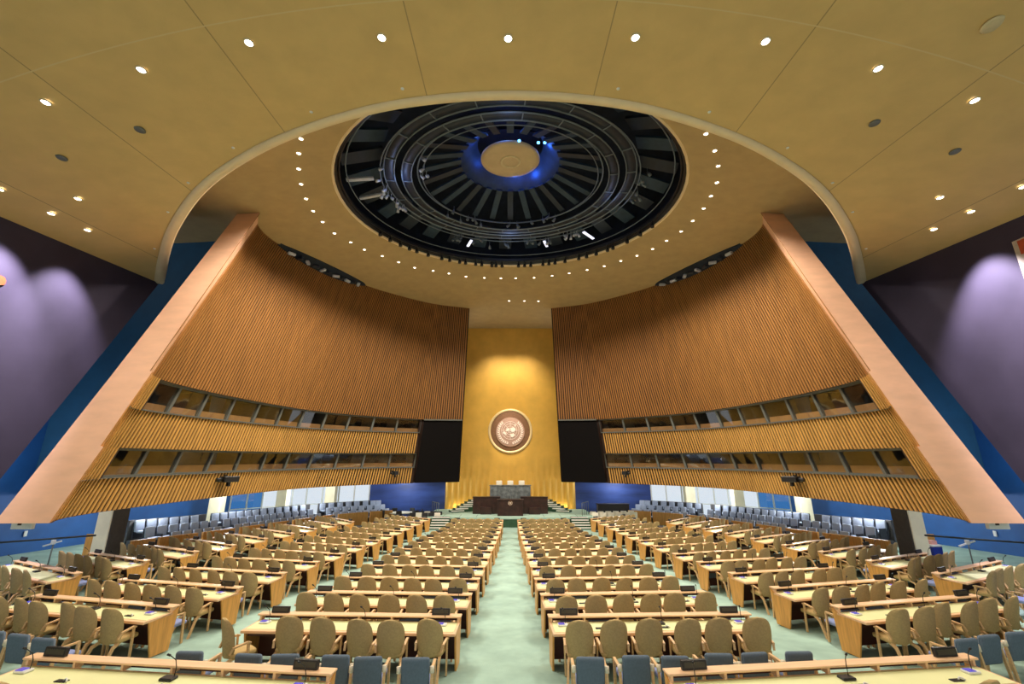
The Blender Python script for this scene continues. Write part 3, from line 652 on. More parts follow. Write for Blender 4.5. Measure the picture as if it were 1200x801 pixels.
# ------------------------------------------------------------------ chairs
def tan_chair():
    r = empty('conference_chair')
    g = MB(); NU, NV = 8, 12; H0, H1 = 0.39, 1.07; Wd = 0.268
    def prof(v):
        a = abs(2 * v - 1); p = 2.7 if v > 0.5 else 3.8
        return Wd * max(0.0, (1 - a ** p)) ** (1 / p) * (1.0 if v > 0.5 else 0.94 + 0.06 * v * 2)
    def sh(u, v, o):
        w = prof(v); x = u * w; y = -0.10 + 0.085 * (x / Wd) ** 2 - 0.12 * (v - 0.35) + o
        return (x, y, H0 + (H1 - H0) * v)
    vv = [0.5 - 0.5 * math.cos(PI * k / NV) for k in range(NV + 1)]
    g.grid([[sh(-1 + 2 * i / NU, v, -0.032 * (1 - (abs(-1 + 2 * i / NU)) ** 4)) for i in range(NU + 1)] for v in vv])
    g.grid([[sh(1 - 2 * i / NU, v, 0.032 * (1 - (abs(-1 + 2 * i / NU)) ** 4)) for i in range(NU + 1)] for v in vv])
    g.build('backrest', M['tan'], r)
    g = MB(); g.rbox(-0.24, 0.24, -0.06, 0.40, 0.39, 0.49, 0.04); g.build('seat', M['tan_front'], r)
    for sx in (-1, 1):
        g = MB(); g.bar((0.27 * sx, -0.06, 0.60), (0.275 * sx, 0.20, 0.64), 0.045, 0.03); g.bar((0.275 * sx, 0.20, 0.64), (0.275 * sx, 0.25, 0.62), 0.045, 0.03); g.bar((0.255 * sx, -0.09, 0.50), (0.27 * sx, -0.04, 0.61), 0.04, 0.035); g.build('armrest', M['beech'], r)
        g = MB(); g.bar((0.20 * sx, 0.02, 0.42), (0.23 * sx, -0.14, 0.36), 0.045, 0.05); g.bar((0.23 * sx, -0.13, 0.38), (0.265 * sx, -0.33, 0.0), 0.042, 0.05); g.build('leg', M['beech'], r)
        g = MB(); g.bar((0.272 * sx, 0.21, 0.63), (0.265 * sx, 0.24, 0.0), 0.035, 0.04); g.build('leg', M['beech'], r)
    reg(r); return r
def blue_chair():
    r = empty('adviser_chair')
    g = MB(); g.rbox(-0.23, 0.23, -0.06, 0.03, 0.33, 0.82, 0.045, 0, Matrix.Translation((0, -0.06, 0)) @ Matrix.Rotation(math.radians(8), 4, 'X'), 3); g.build('backrest', M['blue_fab'], r)
    g = MB(); g.rbox(-0.23, 0.23, -0.14, 0.36, 0.36, 0.45, 0.035); g.build('seat', M['blue_seat'], r)
    for sx in (-1, 1):
        g = MB(); g.bar((0.265 * sx, -0.14, 0.62), (0.265 * sx, 0.24, 0.62), 0.045, 0.03); ar = g.build('armrest', M['beech'], r)
        g = MB(); g.tube([(0.265 * sx, -0.15, 0.67), (0.265 * sx, -0.16, 0.58)], 0.038, 8); g.build('arm_cap', M['cream'], ar)
        g = MB(); g.bar((0.265 * sx, -0.14, 0.60), (0.265 * sx, -0.22, 0.0), 0.04, 0.045); g.build('leg', M['beech'], r)
        g = MB(); g.bar((0.265 * sx, 0.22, 0.61), (0.265 * sx, 0.26, 0.0), 0.04, 0.045); g.build('leg', M['beech'], r)
    reg(r); return r
TAN = tan_chair(); BLU = blue_chair()

# name holder and microphone console prototypes
def name_holder():
    r = empty('name_plate')
    g = MB(); g.rbox(-0.19, 0.19, -0.03, 0.03, 0.0, 0.125, 0.008, 0, Matrix.Rotation(math.radians(-10), 4, 'X'), 1); hd = g.build('holder', M['plate'], r)
    g = MB(); g.box(-0.155, 0.155, -0.034, -0.030, 0.03, 0.095, 0, Matrix.Rotation(math.radians(-10), 4, 'X')); g.build('plate_window', mat('plate_window', (0.06, 0.05, 0.03), 0.3), hd)
    reg(r); return r
def mic(screen):
    r = empty('microphone_console')
    g = MB(); g.rbox(-0.10, 0.10, -0.07, 0.07, 0.0, 0.035, 0.01, 0, None, 1); cbm = g.build('console_base', M['white_plastic'] if screen else M['black'], r)
    if screen: g = MB(); g.box(-0.085, 0.035, -0.055, 0.05, 0.033, 0.043); g.build('console_screen', M['screen_blue'], cbm)
    g = MB(); g.tube([(0.06, 0.03, 0.03), (0.062, 0.04, 0.14), (0.05, 0.02, 0.24), (0.01, -0.05, 0.32)], 0.007, 5); gn = g.build('gooseneck', M['black'], r)
    g = MB(); g.tube([(0.01, -0.05, 0.32), (-0.01, -0.085, 0.345)], 0.016, 6); g.build('microphone_head', M['black'], gn)
    reg(r); return r
NAME = name_holder(); MICS = mic(True); MICP = mic(False)
def earpiece():
    r = empty('earpiece_dial')
    g = MB(); g.rbox(-0.09, 0.09, -0.04, 0.04, 0, 0.012, 0.004, 0, None, 1); g.build('dial_plate', M['black'], r)
    g = MB(); g.tube([(0.03, 0, 0.01), (0.06, 0.01, 0.035), (0.09, -0.01, 0.03), (0.11, -0.03, 0.012)], 0.012, 6); g.build('ear_hook', M['white_plastic'], r)
    reg(r); return r
EAR = earpiece()

# ------------------------------------------------------------------ desks
H_D, H_L = 0.74, 0.86
def desk(a, b, label, group):
    """a, b: ends of the rear ledge line (a on the viewer's left)"""
    a, b = Vector(a), Vector(b); c = (a + b) / 2; L = (b - a).length; rz = math.atan2(b.y - a.y, b.x - a.x)
    nrm = Vector((math.sin(rz), -math.cos(rz)))          # towards the chairs
    mid = c + nrm * 0.4; z = floorf(mid.x, mid.y)
    r = empty('conference_desk', (c.x, c.y, z), rz, label, 'desk', group); h = L / 2
    g = MB(); g.rbox(-h, h, -0.79, -0.12, H_D - 0.05, H_D, 0.006, 0, None, 1); g.build('desktop', M['desk_wood'], r)
    g = MB(); g.box(-h + 0.05, h - 0.05, -0.70, -0.17, H_D, H_D + 0.006); g.build('writing_surface', M['desk_inset'], r)
    g = MB(); g.rbox(-h - 0.02, h + 0.02, -0.20, 0.0, H_L - 0.03, H_L, 0.006, 0, None, 1); g.build('ledge', M['desk_wood'], r)
    g = MB(); n = 6
    for k in range(n + 1):
        x = lerp(-h + 0.02, h - 0.06, k / n); g.box(x, x + 0.04, -0.17, -0.02, H_D, H_L - 0.03)
    g.box(-h + 0.02, h - 0.02, -0.03, -0.015, H_D, H_L - 0.03, 1); g.build('ledge_support', [M['desk_wood'], M['modesty']], r)
    for sx in (-1, 1):
        x0, x1 = (sx * h - (0.035 if sx > 0 else 0)), (sx * h + (0.035 if sx < 0 else 0))
        P = [(-0.66, H_D - 0.05), (-0.50, 0.0), (-0.09, 0.0), (-0.0, H_D + 0.08), (-0.14, H_D)]
        vs = [(x0, y, q) for y, q in P] + [(x1, y, q) for y, q in P]
        m_ = len(P)
        g = MB(); g.add(vs, [tuple(range(m_ - 1, -1, -1)), tuple(range(m_, 2 * m_))] + [(i, (i + 1) % m_, m_ + (i + 1) % m_, m_ + i) for i in range(m_)]); g.build('end_panel', M['panel'], r)
    g = MB(); g.box(-h + 0.04, h - 0.04, -0.10, -0.07, 0.06, H_D - 0.05); g.box(-h + 0.045, h - 0.045, -0.12, -0.10, 0.06, H_D - 0.05, 1); g.build('modesty_panel', [M['panel'], M['modesty']], r)
    g = MB(); g.box(-h + 0.04, h - 0.04, -0.58, -0.11, H_D - 0.16, H_D - 0.052); g.build('under_shelf', M['modesty'], r)
    return r, c, rz, L, z

C_IN = [(-.93, 10.52), (-.89, 12.6), (-.83, 14.65), (-.79, 16.75), (-.74, 18.62), (-.71, 20.52), (-.65, 22.47), (-.6, 24.27), (-.56, 26.12), (-.53, 28.05), (-.5, 30.3), (-.5, 32.7)]
C_OUT = [(-5.24, 10.69), (-5.18, 12.87), (-5.06, 14.89), (-4.99, 17.01), (-4.89, 18.98), (-4.83, 21.0), (-4.72, 22.95), (-4.55, 24.72), (-4.35, 26.5), (-4.22, 28.25), (-4.17, 30.4), (-4.14, 32.8)]
M_IN = [(-2.39, 7.40), (-7.32, 11.01), (-7.08, 13.05), (-6.95, 15.17), (-6.81, 17.3), (-6.62, 19.25), (-6.5, 21.42), (-6.35, 23.34), (-6.2, 25.27), (-6.08, 27.1), (-5.95, 29.05), (-5.82, 31.2), (-5.72, 33.4)]
M_OUT = [(-7.3, 7.93), (-11.33, 11.86), (-11.03, 13.94), (-10.78, 15.95), (-10.55, 18.07), (-10.35, 20.15), (-10.17, 22.34), (-9.95, 24.4), (-9.75, 26.4), (-9.4, 28.4), (-9.05, 30.6), (-8.95, 32.9), (-8.75, 35.0)]
O_IN = [(-12.65, 14.34), (-12.5, 16.7), (-12.3, 18.9), (-12.0, 20.85), (-11.8, 23.1), (-11.5, 25.2), (-11.2, 27.3), (-10.8, 29.3), (-10.36, 31.1)]
O_OUT = [(-16.4, 16.1), (-15.75, 18.1), (-15.55, 20.4), (-15.05, 22.45), (-14.8, 24.75), (-14.4, 27.0), (-13.95, 29.2), (-13.4, 31.4), (-12.8, 33.5)]
def axis(y): return -0.12 * max(0, min(1, 1 - (y - 10) / 23)) if y > 9 else -0.15
seats = []; blues = []; acc = []
for blk, (IN, OUT) in dict(centre=(C_IN, C_OUT), middle=(M_IN, M_OUT), outer=(O_IN, O_OUT)).items():
    for side in (-1, 1):
        sn = 'left' if side == -1 else 'right'
        for i, (p, q) in enumerate(zip(IN, OUT)):
            p = Vector((p[0] * -side + axis(p[1]), p[1])); q = Vector((q[0] * -side + axis(q[1]), q[1]))
            a, b = (q, p) if side == -1 else (p, q)
            where = '%s %s block' % (sn, blk)
            r, c, rz, L, z = desk(a, b, 'long pale wooden desk, %s from the back in the %s' % (NTH[i], where), 'conference desks in the %s' % where)
            T = Matrix.Rotation(rz, 4, 'Z'); dist = c.length
            def wp(x, y): v = T @ Vector((x, y, 0)); return c.x + v.x, c.y + v.y
            n = 6; sp = (L - 0.25) / n
            for k in range(n):
                kk = k if side == 1 else n - 1 - k       # counted from the aisle side
                x = -L / 2 + 0.125 + sp * (k + 0.5) + random.uniform(-0.05, 0.05); y = -1.0 + random.uniform(-0.09, 0.06); rot = rz + math.radians(random.uniform(-9, 9))
                if blk == 'middle' and i == 0 and not (side == -1 and k == 0): y -= 0.32
                if blk == 'centre' and side == -1 and i == 0 and k == 0: x -= 0.34; y = -1.25; rot = rz - math.radians(38)
                X, Y = wp(x, y)
                seats.append((math.hypot(X, Y), X, Y, rot, 'tan chair, %s from the aisle, %s desk from the back, %s' % (ORD[kk], NTH[i], where), 'tan chairs at the desks of the %s' % where))
                if (i <= 6 if blk != 'outer' else i <= 5):
                    if blk == 'middle' and i == 0: continue
                    first = (blk == 'centre' and i == 0) or (blk == 'middle' and i == 1)
                    if not first and 1 < kk < 5: continue
                    X, Y = wp(x + random.uniform(-0.06, 0.06) - side * (0.0 if first else 0.16), ((-2.14 if blk == 'centre' else -2.05) if first else -1.88) + random.uniform(-0.05, 0.04))
                    blues.append((X, Y, rz + math.radians(random.uniform(-6, 6)), 'blue chair, %s from the aisle, behind %s desk from the back, %s' % (ORD[kk], NTH[i], where), 'blue-grey adviser chairs of the %s' % where))
            # things on the desk
            for e, nmx in ((-1, 'left'), (1, 'right')):
                X, Y = wp(e * (L / 2 - 0.42), -0.10)
                acc.append((NAME, (X, Y, z + H_L), rz, 'black name plate, %s end of the %s desk from the back, %s' % (nmx, NTH[i], where), 'name plate', 'name plates in the ' + where))
                if dist < 27:
                    X, Y = wp(e * (L / 2 - 0.30) - 0.05, -0.36)
                    acc.append((MICS, (X, Y, z + H_D + 0.006), rz, 'screen microphone, %s end of the %s desk from the back, %s' % (nmx, NTH[i], where), 'microphone', 'screen microphones in the ' + where))
            if dist < 23:
                X, Y = wp(0.12, -0.34)
                acc.append((MICP, (X, Y, z + H_D + 0.006), rz, 'plain gooseneck microphone midway along the %s desk from the back, %s' % (NTH[i], where), 'microphone', 'plain microphones in the ' + where))
            if dist < 17:
                for k in range(3):
                    X, Y = wp(-L / 2 + L * (k + 0.75) / 3.3, -0.55)
                    acc.append((EAR, (X, Y, z + H_D + 0.006), rz, 'earpiece, %s from the left, %s desk from the back, %s' % (NTH[k], NTH[i], where), 'earpiece', 'earpieces in the ' + where))
seats.sort(key=lambda s: s[0])
for d, X, Y, rot, lb, gr in seats[:300]:
    place(TAN, (X, Y, floorf(X, Y)), rot, lb, 'chair', gr)
# the far rows beyond three hundred, one object
g = MB(); names = {}
for ch in kids(TAN):
    names.setdefault(ch.data.materials[0].name, len(names))
mats_ = [bpy.data.materials[n] for n in names]
for d, X, Y, rot, lb, gr in seats[300:]:
    T = Matrix.Translation((X, Y, floorf(X, Y))) @ Matrix.Rotation(rot, 4, 'Z')
    for ch in kids(TAN):
        me = ch.data; g.add([v.co for v in me.vertices], [tuple(p.vertices) for p in me.polygons], names[me.materials[0].name], True, T)
tag(g.build('conference_chairs', mats_), 'tan padded chairs at the desks furthest away, close to the stage', 'chairs', None, 'stuff')
for X, Y, rot, lb, gr in blues: place(BLU, (X, Y, floorf(X, Y)), rot, lb, 'chair', gr)
for pr, loc, rz, lb, cat, gr in acc: place(pr, loc, rz, lb, cat, gr)

# ------------------------------------------------------------------ side seating banks
def hall_seat():
    r = empty('auditorium_seat')
    g = MB(); g.rbox(-0.24, 0.24, -0.05, 0.04, 0.38, 0.93, 0.035, 0, Matrix.Rotation(math.radians(10), 4, 'X'), 2); g.build('backrest', M['seat_grey'], r)
    g = MB(); g.rbox(-0.23, 0.23, 0.02, 0.42, 0.34, 0.44, 0.03); g.build('seat', M['seat_grey'], r)
    g = MB(); g.box(-0.275, -0.235, -0.05, 0.38, 0.0, 0.56); g.build('armrest', M['seat_dark'], r)
    g = MB(); g.box(-0.24, 0.24, -0.16, -0.10, 0.10, 0.86, 0, Matrix.Rotation(math.radians(8), 4, 'X')); g.build('back_shell', M['seat_dark'], r)
    reg(r); return r
HS = hall_seat()
PAR = [(-16.75, 19.3), (-16.45, 20.6), (-15.9, 23), (-15.45, 25), (-15.0, 27), (-14.5, 29.2), (-13.95, 31.4), (-13.2, 33.6), (-12.2, 35.4), (-10.9, 36.9), (-9.6, 38.0)]
PA = [0]
for a, b in zip(PAR, PAR[1:]): PA.append(PA[-1] + math.hypot(b[0] - a[0], b[1] - a[1]))
def par(u):
    u = max(0, min(PA[-1] - 1e-5, u))
    for i in range(len(PA) - 1):
        if PA[i + 1] >= u: break
    t = (u - PA[i]) / (PA[i + 1] - PA[i]); a, b = Vector(PAR[i]), Vector(PAR[i + 1])
    d0 = (b - a).normalized(); pd = (Vector(PAR[i]) - Vector(PAR[i - 1])).normalized() if i else d0; nd = (Vector(PAR[min(i + 2, len(PAR) - 1)]) - b).normalized() if i + 2 < len(PAR) else d0
    d = (d0.lerp(pd, 0.5 - t) if t < 0.5 else d0.lerp(nd, t - 0.5)).normalized()
    return a + (b - a) * t, d, Vector((-d.y, d.x))      # outward normal (left side)
BANKS = [('near', 3.4, 7.8, [(5, 0.62), (7, 0.62), (6, 0.62)], (4.4, 3.7, 3.8)), ('middle', 8.2, 15.6, [(12, 0.61), (12, 0.61), (12, 0.61)], (8.3, 8.3, 8.3)), ('far', 16.2, 21.0, [(8, 0.6), (8, 0.6), (8, 0.6)], (16.4, 16.4, 16.4))]
for side in (-1, 1):
    sn = 'left' if side == -1 else 'right'
    for bn, u0, u1, rws, st in BANKS:
        root = empty('seating_platform'); root['kind'] = 'structure'
        for k in range(3):
            g = MB(); N = 10; o0 = 0.45 + 0.85 * k; o1 = 0.45 + 0.85 * (k + 1); zz = []
            top = []; bot = []
            for i in range(N + 1):
                p, d, n = par(lerp(u0, u1, i / N)); zf = floorf(p.x, p.y); h = zf + 0.06 + 0.27 * k
                for lst, hh in ((top, h), (bot, zf - 0.6)):
                    a = p + n * o0; b = p + n * o1; lst.append(((a.x * -side, a.y, hh), (b.x * -side, b.y, hh)))
            g.grid([[t[0] for t in bot], [t[0] for t in top], [t[1] for t in top], [t[1] for t in bot]], 0, False)
            for e in (0, N): g.add([bot[e][0], bot[e][1], top[e][1], top[e][0]], [(0, 1, 2, 3)])
            g.build('step', M['stage_green'] if k == 0 else M['parapet_grey'], root)
        # back parapet
        g = MB(); ra = []; rb = []; rc = []
        for i in range(11):
            p, d, n = par(lerp(u0, u1, i / 10)); zf = floorf(p.x, p.y); a = p + n * 3.05; b = p + n * 3.17
            ra.append([(a.x * -side, a.y, zf + 0.6), (a.x * -side, a.y, zf + 1.52), (b.x * -side, b.y, zf + 1.52), (b.x * -side, b.y, zf + 0.3)])
        g.grid(ra, 0, False); g.add([ra[0][0], ra[0][1], ra[0][2], ra[0][3]], [(0, 1, 2, 3)]); g.add([ra[-1][0], ra[-1][1], ra[-1][2], ra[-1][3]], [(0, 1, 2, 3)])
        g.build('back_parapet', M['parapet_grey'], root)
        for k, (cnt, spc) in enumerate(rws):
            for j in range(cnt):
                u = st[k] + spc * j; p, d, n = par(u); q = p + n * (0.45 + 0.85 * k + 0.62); zf = floorf(p.x, p.y) + 0.06 + 0.27 * k
                f = -n     # faces the hall
                ang = math.atan2(f.y, f.x * -side) - PI / 2
                place(HS, (q.x * -side, q.y, zf), ang, 'blue-grey auditorium seat, %s from near end, %s row, %s bank, %s side' % (ORD[j], ('front', 'middle', 'back')[k], bn, sn), 'seat', 'auditorium seats in the %s bank on the %s' % (bn, sn))
    # low orange timber screens at the outer ends of the desks
    for i, (ua, ub) in enumerate(((1.35, 2.4), (2.6, 4.6), (4.9, 6.9), (7.3, 9.1), (9.5, 11.2), (11.6, 13.3), (13.7, 15.4), (15.8, 18.4), (18.6, 20.6))):
        g = MB(); rr = []
        for k in range(5):
            u = lerp(ua, ub, k / 4); p, d, n = par(u); zf = floorf(p.x, p.y); a = p + n * 0.05; b = p + n * 0.17; h = zf + 0.93
            rr.append([(a.x * -side, a.y, zf - 0.1), (a.x * -side, a.y, h), (b.x * -side, b.y, h), (b.x * -side, b.y, zf - 0.1)])
        g.grid(rr, 0, False); g.add(rr[0], [(0, 1, 2, 3)]); g.add(rr[-1], [(0, 1, 2, 3)])
        tag(g.build('timber_screen', M['panel']), 'low orange timber screen in front of the %s seats, %s from the near end' % (sn, NTH[i]), 'screen', 'low timber screens along the %s seats' % sn)
    # pillars
    for i, (x, y, w, dd) in enumerate(((-17.15, 20.1, 0.60, 0.8), (-19.2, 30.3, 0.75, 0.6), (-17.2, 34.9, 0.75, 0.6), (-14.9, 38.3, 0.8, 0.6))):
        zf = floorf(x, y); x *= -side
        g = MB(); g.rbox(-w / 2, w / 2, -dd / 2, dd / 2, zf - 0.1, -1.44, 0.02, 0, None, 1)
        o = empty('pillar', (x, y, 0)); tag(o, 'cream pillar under the %s gallery, %s from the near end' % (sn, NTH[i]), 'pillar', 'pillars under the %s gallery' % sn)
        g.build('shaft', M['pillar'], o)
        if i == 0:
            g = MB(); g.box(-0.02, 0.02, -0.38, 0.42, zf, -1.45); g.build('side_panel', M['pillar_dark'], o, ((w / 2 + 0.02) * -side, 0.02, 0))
    g = MB(); x, y = -18.2 * -side, 20.4; g.rbox(-0.14, 0.14, -0.03, 0.03, 0, 1.15, 0.01, 0, None, 1)
    tag(g.build('wooden_board', M['panel'], None, (x, y, floorf(x, y))), 'upright wooden board leaning beside the nearest %s pillar' % sn, 'board')
    # black handrail on posts round the outer aisle
    rl = empty('handrail', (0, 0, 0), 0, 'black handrail on slim posts beside the outer aisle on the %s' % sn, 'handrail')
    pts = [(-16.9, 19.2), (-18.4, 18.9), (-20.0, 18.4), (-21.4, 18.0)]
    g = MB(); g.tube([(x * -side, y, floorf(x, y) + 1.28 - 0.16 * k) for k, (x, y) in enumerate(pts)], 0.035, 8); g.build('rail', M['black'], rl)
    # camera tripod-like stand
    x, y = -17.3 * -side, 17.9; zf = floorf(x, y)
    st = empty('microphone_stand', (x, y, zf), 0, 'slim grey stand with a pale crossbar in the outer aisle on the %s' % sn, 'stand')
    g = MB(); g.tube([(0, 0, 0), (0.02, 0, 1.1)], 0.022, 8); g.lathe([(0.16, 0), (0.16, 0.02), (0.03, 0.04)], 14); g.build('pole', M['metal'], st)
    g = MB(); g.bar((-0.35, 0, 1.02), (0.3, 0, 1.2), 0.05, 0.05); g.rbox(-0.06, 0.06, -0.05, 0.05, 1.08, 1.24, 0.01, 0, None, 1); g.build('crossbar', M['white_plastic'], st)

# blue bin by the right pillar
bn_ = empty('paper_bin', (17.75, 19.9, floorf(17.75, 19.9)), 0, 'blue bin topped with pink and white papers by the right pillar', 'bin')
g = MB(); g.add([(-.16, -.16, 0), (.16, -.16, 0), (.16, .16, 0), (-.16, .16, 0), (-.2, -.2, .75), (.2, -.2, .75), (.2, .2, .75), (-.2, .2, .75)], [(0, 3, 2, 1), (0, 1, 5, 4), (1, 2, 6, 5), (2, 3, 7, 6), (3, 0, 4, 7), (4, 5, 6, 7)]); g.build('bin_body', M['bin_blue'], bn_)
g = MB(); g.rbox(-0.21, 0.21, -0.21, 0.21, 0.75, 0.83, 0.02, 0, None, 1); bl = g.build('bin_lid', M['white_plastic'], bn_)
g = MB(); g.box(-0.12, 0.10, -0.12, 0.1, 0.83, 0.98); g.build('paper_stack', M['paper'], bl)

# ------------------------------------------------------------------ stage and rostrum
ZS = -4.02; ZF = -4.73
st = empty('floor_stage'); st['kind'] = 'structure'
arc = [(x, 35.3 + 0.012 * x * x) for x in [-6.6 + 13.2 * i / 24 for i in range(25)]]
g = MB(); g.prism(arc + [(6.6, YG - 0.2), (-6.6, YG - 0.2)], ZS - 0.1, ZS); g.build('stage_floor', M['stage_carpet'], st)
g = MB(); g.grid([[(x, y + 0.01, z) for x, y in arc] for z in (ZF - 0.1, ZS - 0.10)], 0, False)
for sx in (-1, 1): g.add([(6.6 * sx, arc[0][1], ZF - .1), (6.6 * sx, YG, ZF - .1), (6.6 * sx, YG, ZS - .1), (6.6 * sx, arc[0][1], ZS - .1)], [(0, 1, 2, 3)])
g.build('stage_front', M['stage_green'], st)
g = MB(); g.grid([[(x, y - 0.02, z) for x, y in arc] for z in (ZS - 0.12, ZS + 0.0)], 0, False); g.build('stage_nosing', M['stage_carpet'], st)
g = MB()
for x in (-5.2, -3.9, -2.6, 2.6, 3.9, 5.2): g.box(x - 0.015, x + 0.015, 35.5, 37.4, ZS, ZS + 0.004)
g.build('carpet_joint', M['stage_green'], st)
# speaker's lectern
lr = empty('lectern', (0, 36.5, ZS), 0, 'dark marble speaker lectern with a small gold emblem at centre stage', 'lectern')
g = MB(); g.rbox(-1.0, 1.0, -0.3, 0.5, 0, 1.15, 0.02, 0, None, 1); g.build('lectern_body', M['dark_marble'], lr)
g = MB(); g.rbox(-1.06, 1.06, -0.36, 0.55, 1.15, 1.22, 0.01, 0, None, 1); g.build('lectern_top', M['dark_marble'], lr)
g = MB(); g.tube([(-0.1, 0, 1.2), (-0.12, 0.1, 1.45)], 0.012, 6); g.tube([(0.1, 0, 1.2), (0.12, 0.1, 1.45)], 0.012, 6); g.build('microphone', M['black'], lr)
emblem(lr, 0.19, Matrix.Translation((0, -0.31, 0.95)), M['emblem_hi'], M['bronze'])
# clerks' desks in dark marble either side
for sx, nm in ((-1, 'left'), (1, 'right')):
    fr = empty('rostrum_desk', (sx * 1.95, 38.0, ZS), 0, 'low dark marble desk on the %s of the marble rostrum' % nm, 'desk', 'dark marble desks flanking the rostrum')
    g = MB(); g.rbox(-1.1, 1.1, -0.35, 0.35, 0, 1.25, 0.02, 0, None, 1); g.build('desk_front', M['dark_marble'], fr)
    g = MB(); g.rbox(-1.14 , 1.14, -0.4, 0.4, 1.25, 1.31, 0.01, 0, None, 1); g.build('desk_top', M['dark_marble'], fr)
    g = MB(); g.rbox(-0.45, 0.45, -0.75, -0.36, 0, 0.55, 0.02, 0, None, 1); g.build('desk_step', M['dark_marble'], fr)
# rostrum platform and marble desk
g = MB(); g.box(-2.6, 2.6, 38.5, 41.3, ZS, ZS + 0.85); g.build('rostrum_platform', M['dark_marble'], st)
mr = empty('rostrum', (0, 39.2, ZS + 0.85), 0, 'high grey-green marble rostrum desk behind the lectern', 'rostrum')
g = MB(); g.rbox(-1.72, 1.72, -0.3, 0.3, 0, 1.25, 0.02, 0, None, 1); g.build('rostrum_front', M['marble'], mr)
g = MB(); g.rbox(-1.78, 1.78, -0.34, 0.36, 1.25, 1.31, 0.01, 0, None, 1); g.build('rostrum_top', M['marble'], mr)
for sx in (-1, 1):
    g = MB(); g.rbox(-0.14, 0.14, 0.25, 0.9, 0, 1.25, 0.02, 0, Matrix.Translation((sx * 1.58, 0, 0)), 1); g.build('rostrum_wing', M['marble'], mr)
for i, x in enumerate((-0.98, 0.0, 1.0)):
    c = empty('rostrum_chair', (x, 40.3, ZS + 0.85), 0, 'white high-backed chair behind the rostrum, %s of the three' % ('leftmost', 'middle', 'rightmost')[i], 'chair', 'white chairs behind the rostrum')
    g = MB(); g.rbox(-0.26, 0.26, 0.10, 0.22, 0.45, 1.62, 0.05); g.build('backrest', M['white'], c)
    g = MB(); g.rbox(-0.27, 0.27, -0.35, 0.15, 0.42, 0.54, 0.04); g.build('seat', M['white'], c)
    g = MB(); g.tube([(0, -0.1, 0), (0, -0.1, 0.42)], 0.04, 8); g.lathe([(0.28, 0.0), (0.28, 0.03), (0.05, 0.06)], 12, 0, Matrix.Translation((0, -0.1, 0))); g.build('pedestal', M['black'], c)
# stairs
for sx, nm in ((-1, 'left'), (1, 'right')):
    g0 = empty('stair', (sx * 5.25, 34.2, ZF), 0, 'white-edged steps from the hall floor up to the %s side of the stage' % nm, 'stairs')
    for k in range(5):
        g = MB(); g.box(-0.65, 0.65, 0.30 * k, 1.75, 0.142 * k, 0.142 * (k + 1)); g.box(-0.65, 0.65, 0.30 * k - 0.02, 0.30 * k + 0.14, 0.142 * (k + 1) - 0.05, 0.142 * (k + 1) + 0.006, 1); g.build('step', [M['stage_green'], M['white_tread']], g0)
    g1 = empty('stair', (sx * 3.6, 39.2, ZS), 0, 'white-edged steps climbing from the stage to the %s side of the rostrum' % nm, 'stairs')
    for k in range(6):
        T = Matrix.Translation((sx * (0.75 - 0.30 * k), -0.55 + 0.26 * k, 0)) @ Matrix.Rotation(sx * math.radians(-24), 4, 'Z')
        g = MB(); g.box(-0.55, 0.55, 0, 0.9, 0, 0.15 * (k + 1), 0, T); g.box(-0.55, 0.55, -0.015, 0.12, 0.15 * (k + 1) - 0.07, 0.15 * (k + 1) + 0.006, 1, T); g.build('step', [M['stage_green'], M['white_tread']], g1)
    rr = empty('stage_railing', (sx * 5.6, 36.2, ZS), 0, 'slim metal railing at the %s edge of the stage' % nm, 'railing')
    g = MB()
    for k in range(4): g.tube([(sx * 0.25 * k, 0.5 * k, 0), (sx * 0.25 * k, 0.5 * k, 0.95)], 0.02, 6)
    g.build('post', M['metal'], rr)
    g = MB(); g.tube([(0, 0, 0.95), (sx * 0.75, 1.5, 0.95)], 0.025, 6); g.build('rail', M['metal'], rr)
    # uplights at the foot of the gold wall
    for k in range(5):
        x = sx * (1.9 + 0.75 * k) ; u = empty('wall_uplight', (x, YG - 0.45, ZS), 0, 'small uplight at the foot of the gold wall, %s from the centre on the %s' % (NTH[k], nm), 'lamp', 'uplights at the foot of the gold wall')
        g = MB(); g.lathe([(0.07, 0), (0.08, 0.12), (0.06, 0.12), (0.05, 0.06)], 12, 0, None, True, False); g.build('housing', M['black'], u)
        g = MB(); g.lathe([(0.05, 0.08), (0.001, 0.09)], 12); g.build('lens', M['bulb_small'], u)
        plight('uplight_lamp', (x, YG - 0.42, ZS + 0.2), (1.0, 0.82, 0.5), 9, 0.05)

# press table on the left, dark chairs, white and tan chairs
fy = lambda x, y: floorf(x, y)
pt_ = empty('round_table', (-9.0, 38.4, fy(-9.0, 38.4)), 0, 'small oval white table ringed by black chairs near the left blue wall', 'table')
g = MB(); g.lathe([(1.1, 0.70), (1.12, 0.74), (1.1, 0.76), (0.001, 0.76)], 28, 0, Matrix.Scale(0.75, 4, (0, 1, 0))); g.build('tabletop', M['white'], pt_)
g = MB(); g.lathe([(0.35, 0.0), (0.32, 0.04), (0.08, 0.06), (0.08, 0.70)], 14); g.build('pedestal', M['black'], pt_)
def small_chair(nm, m):
    r = empty(nm)
    g = MB(); g.rbox(-0.23, 0.23, -0.25, -0.18, 0.45, 0.98, 0.03); g.build('backrest', m, r)
    g = MB(); g.rbox(-0.24, 0.24, -0.22, 0.24, 0.40, 0.48, 0.03); g.build('seat', m, r)
    for sx in (-1, 1):
        for sy in (-1, 1): g = MB(); g.bar((0.2 * sx, 0.2 * sy, 0), (0.19 * sx, 0.18 * sy, 0.41), 0.03, 0.03); g.build('leg', M['black'], r)
    reg(r); return r
BC = small_chair('side_chair', M['black']); WC = small_chair('side_chair', M['white'])
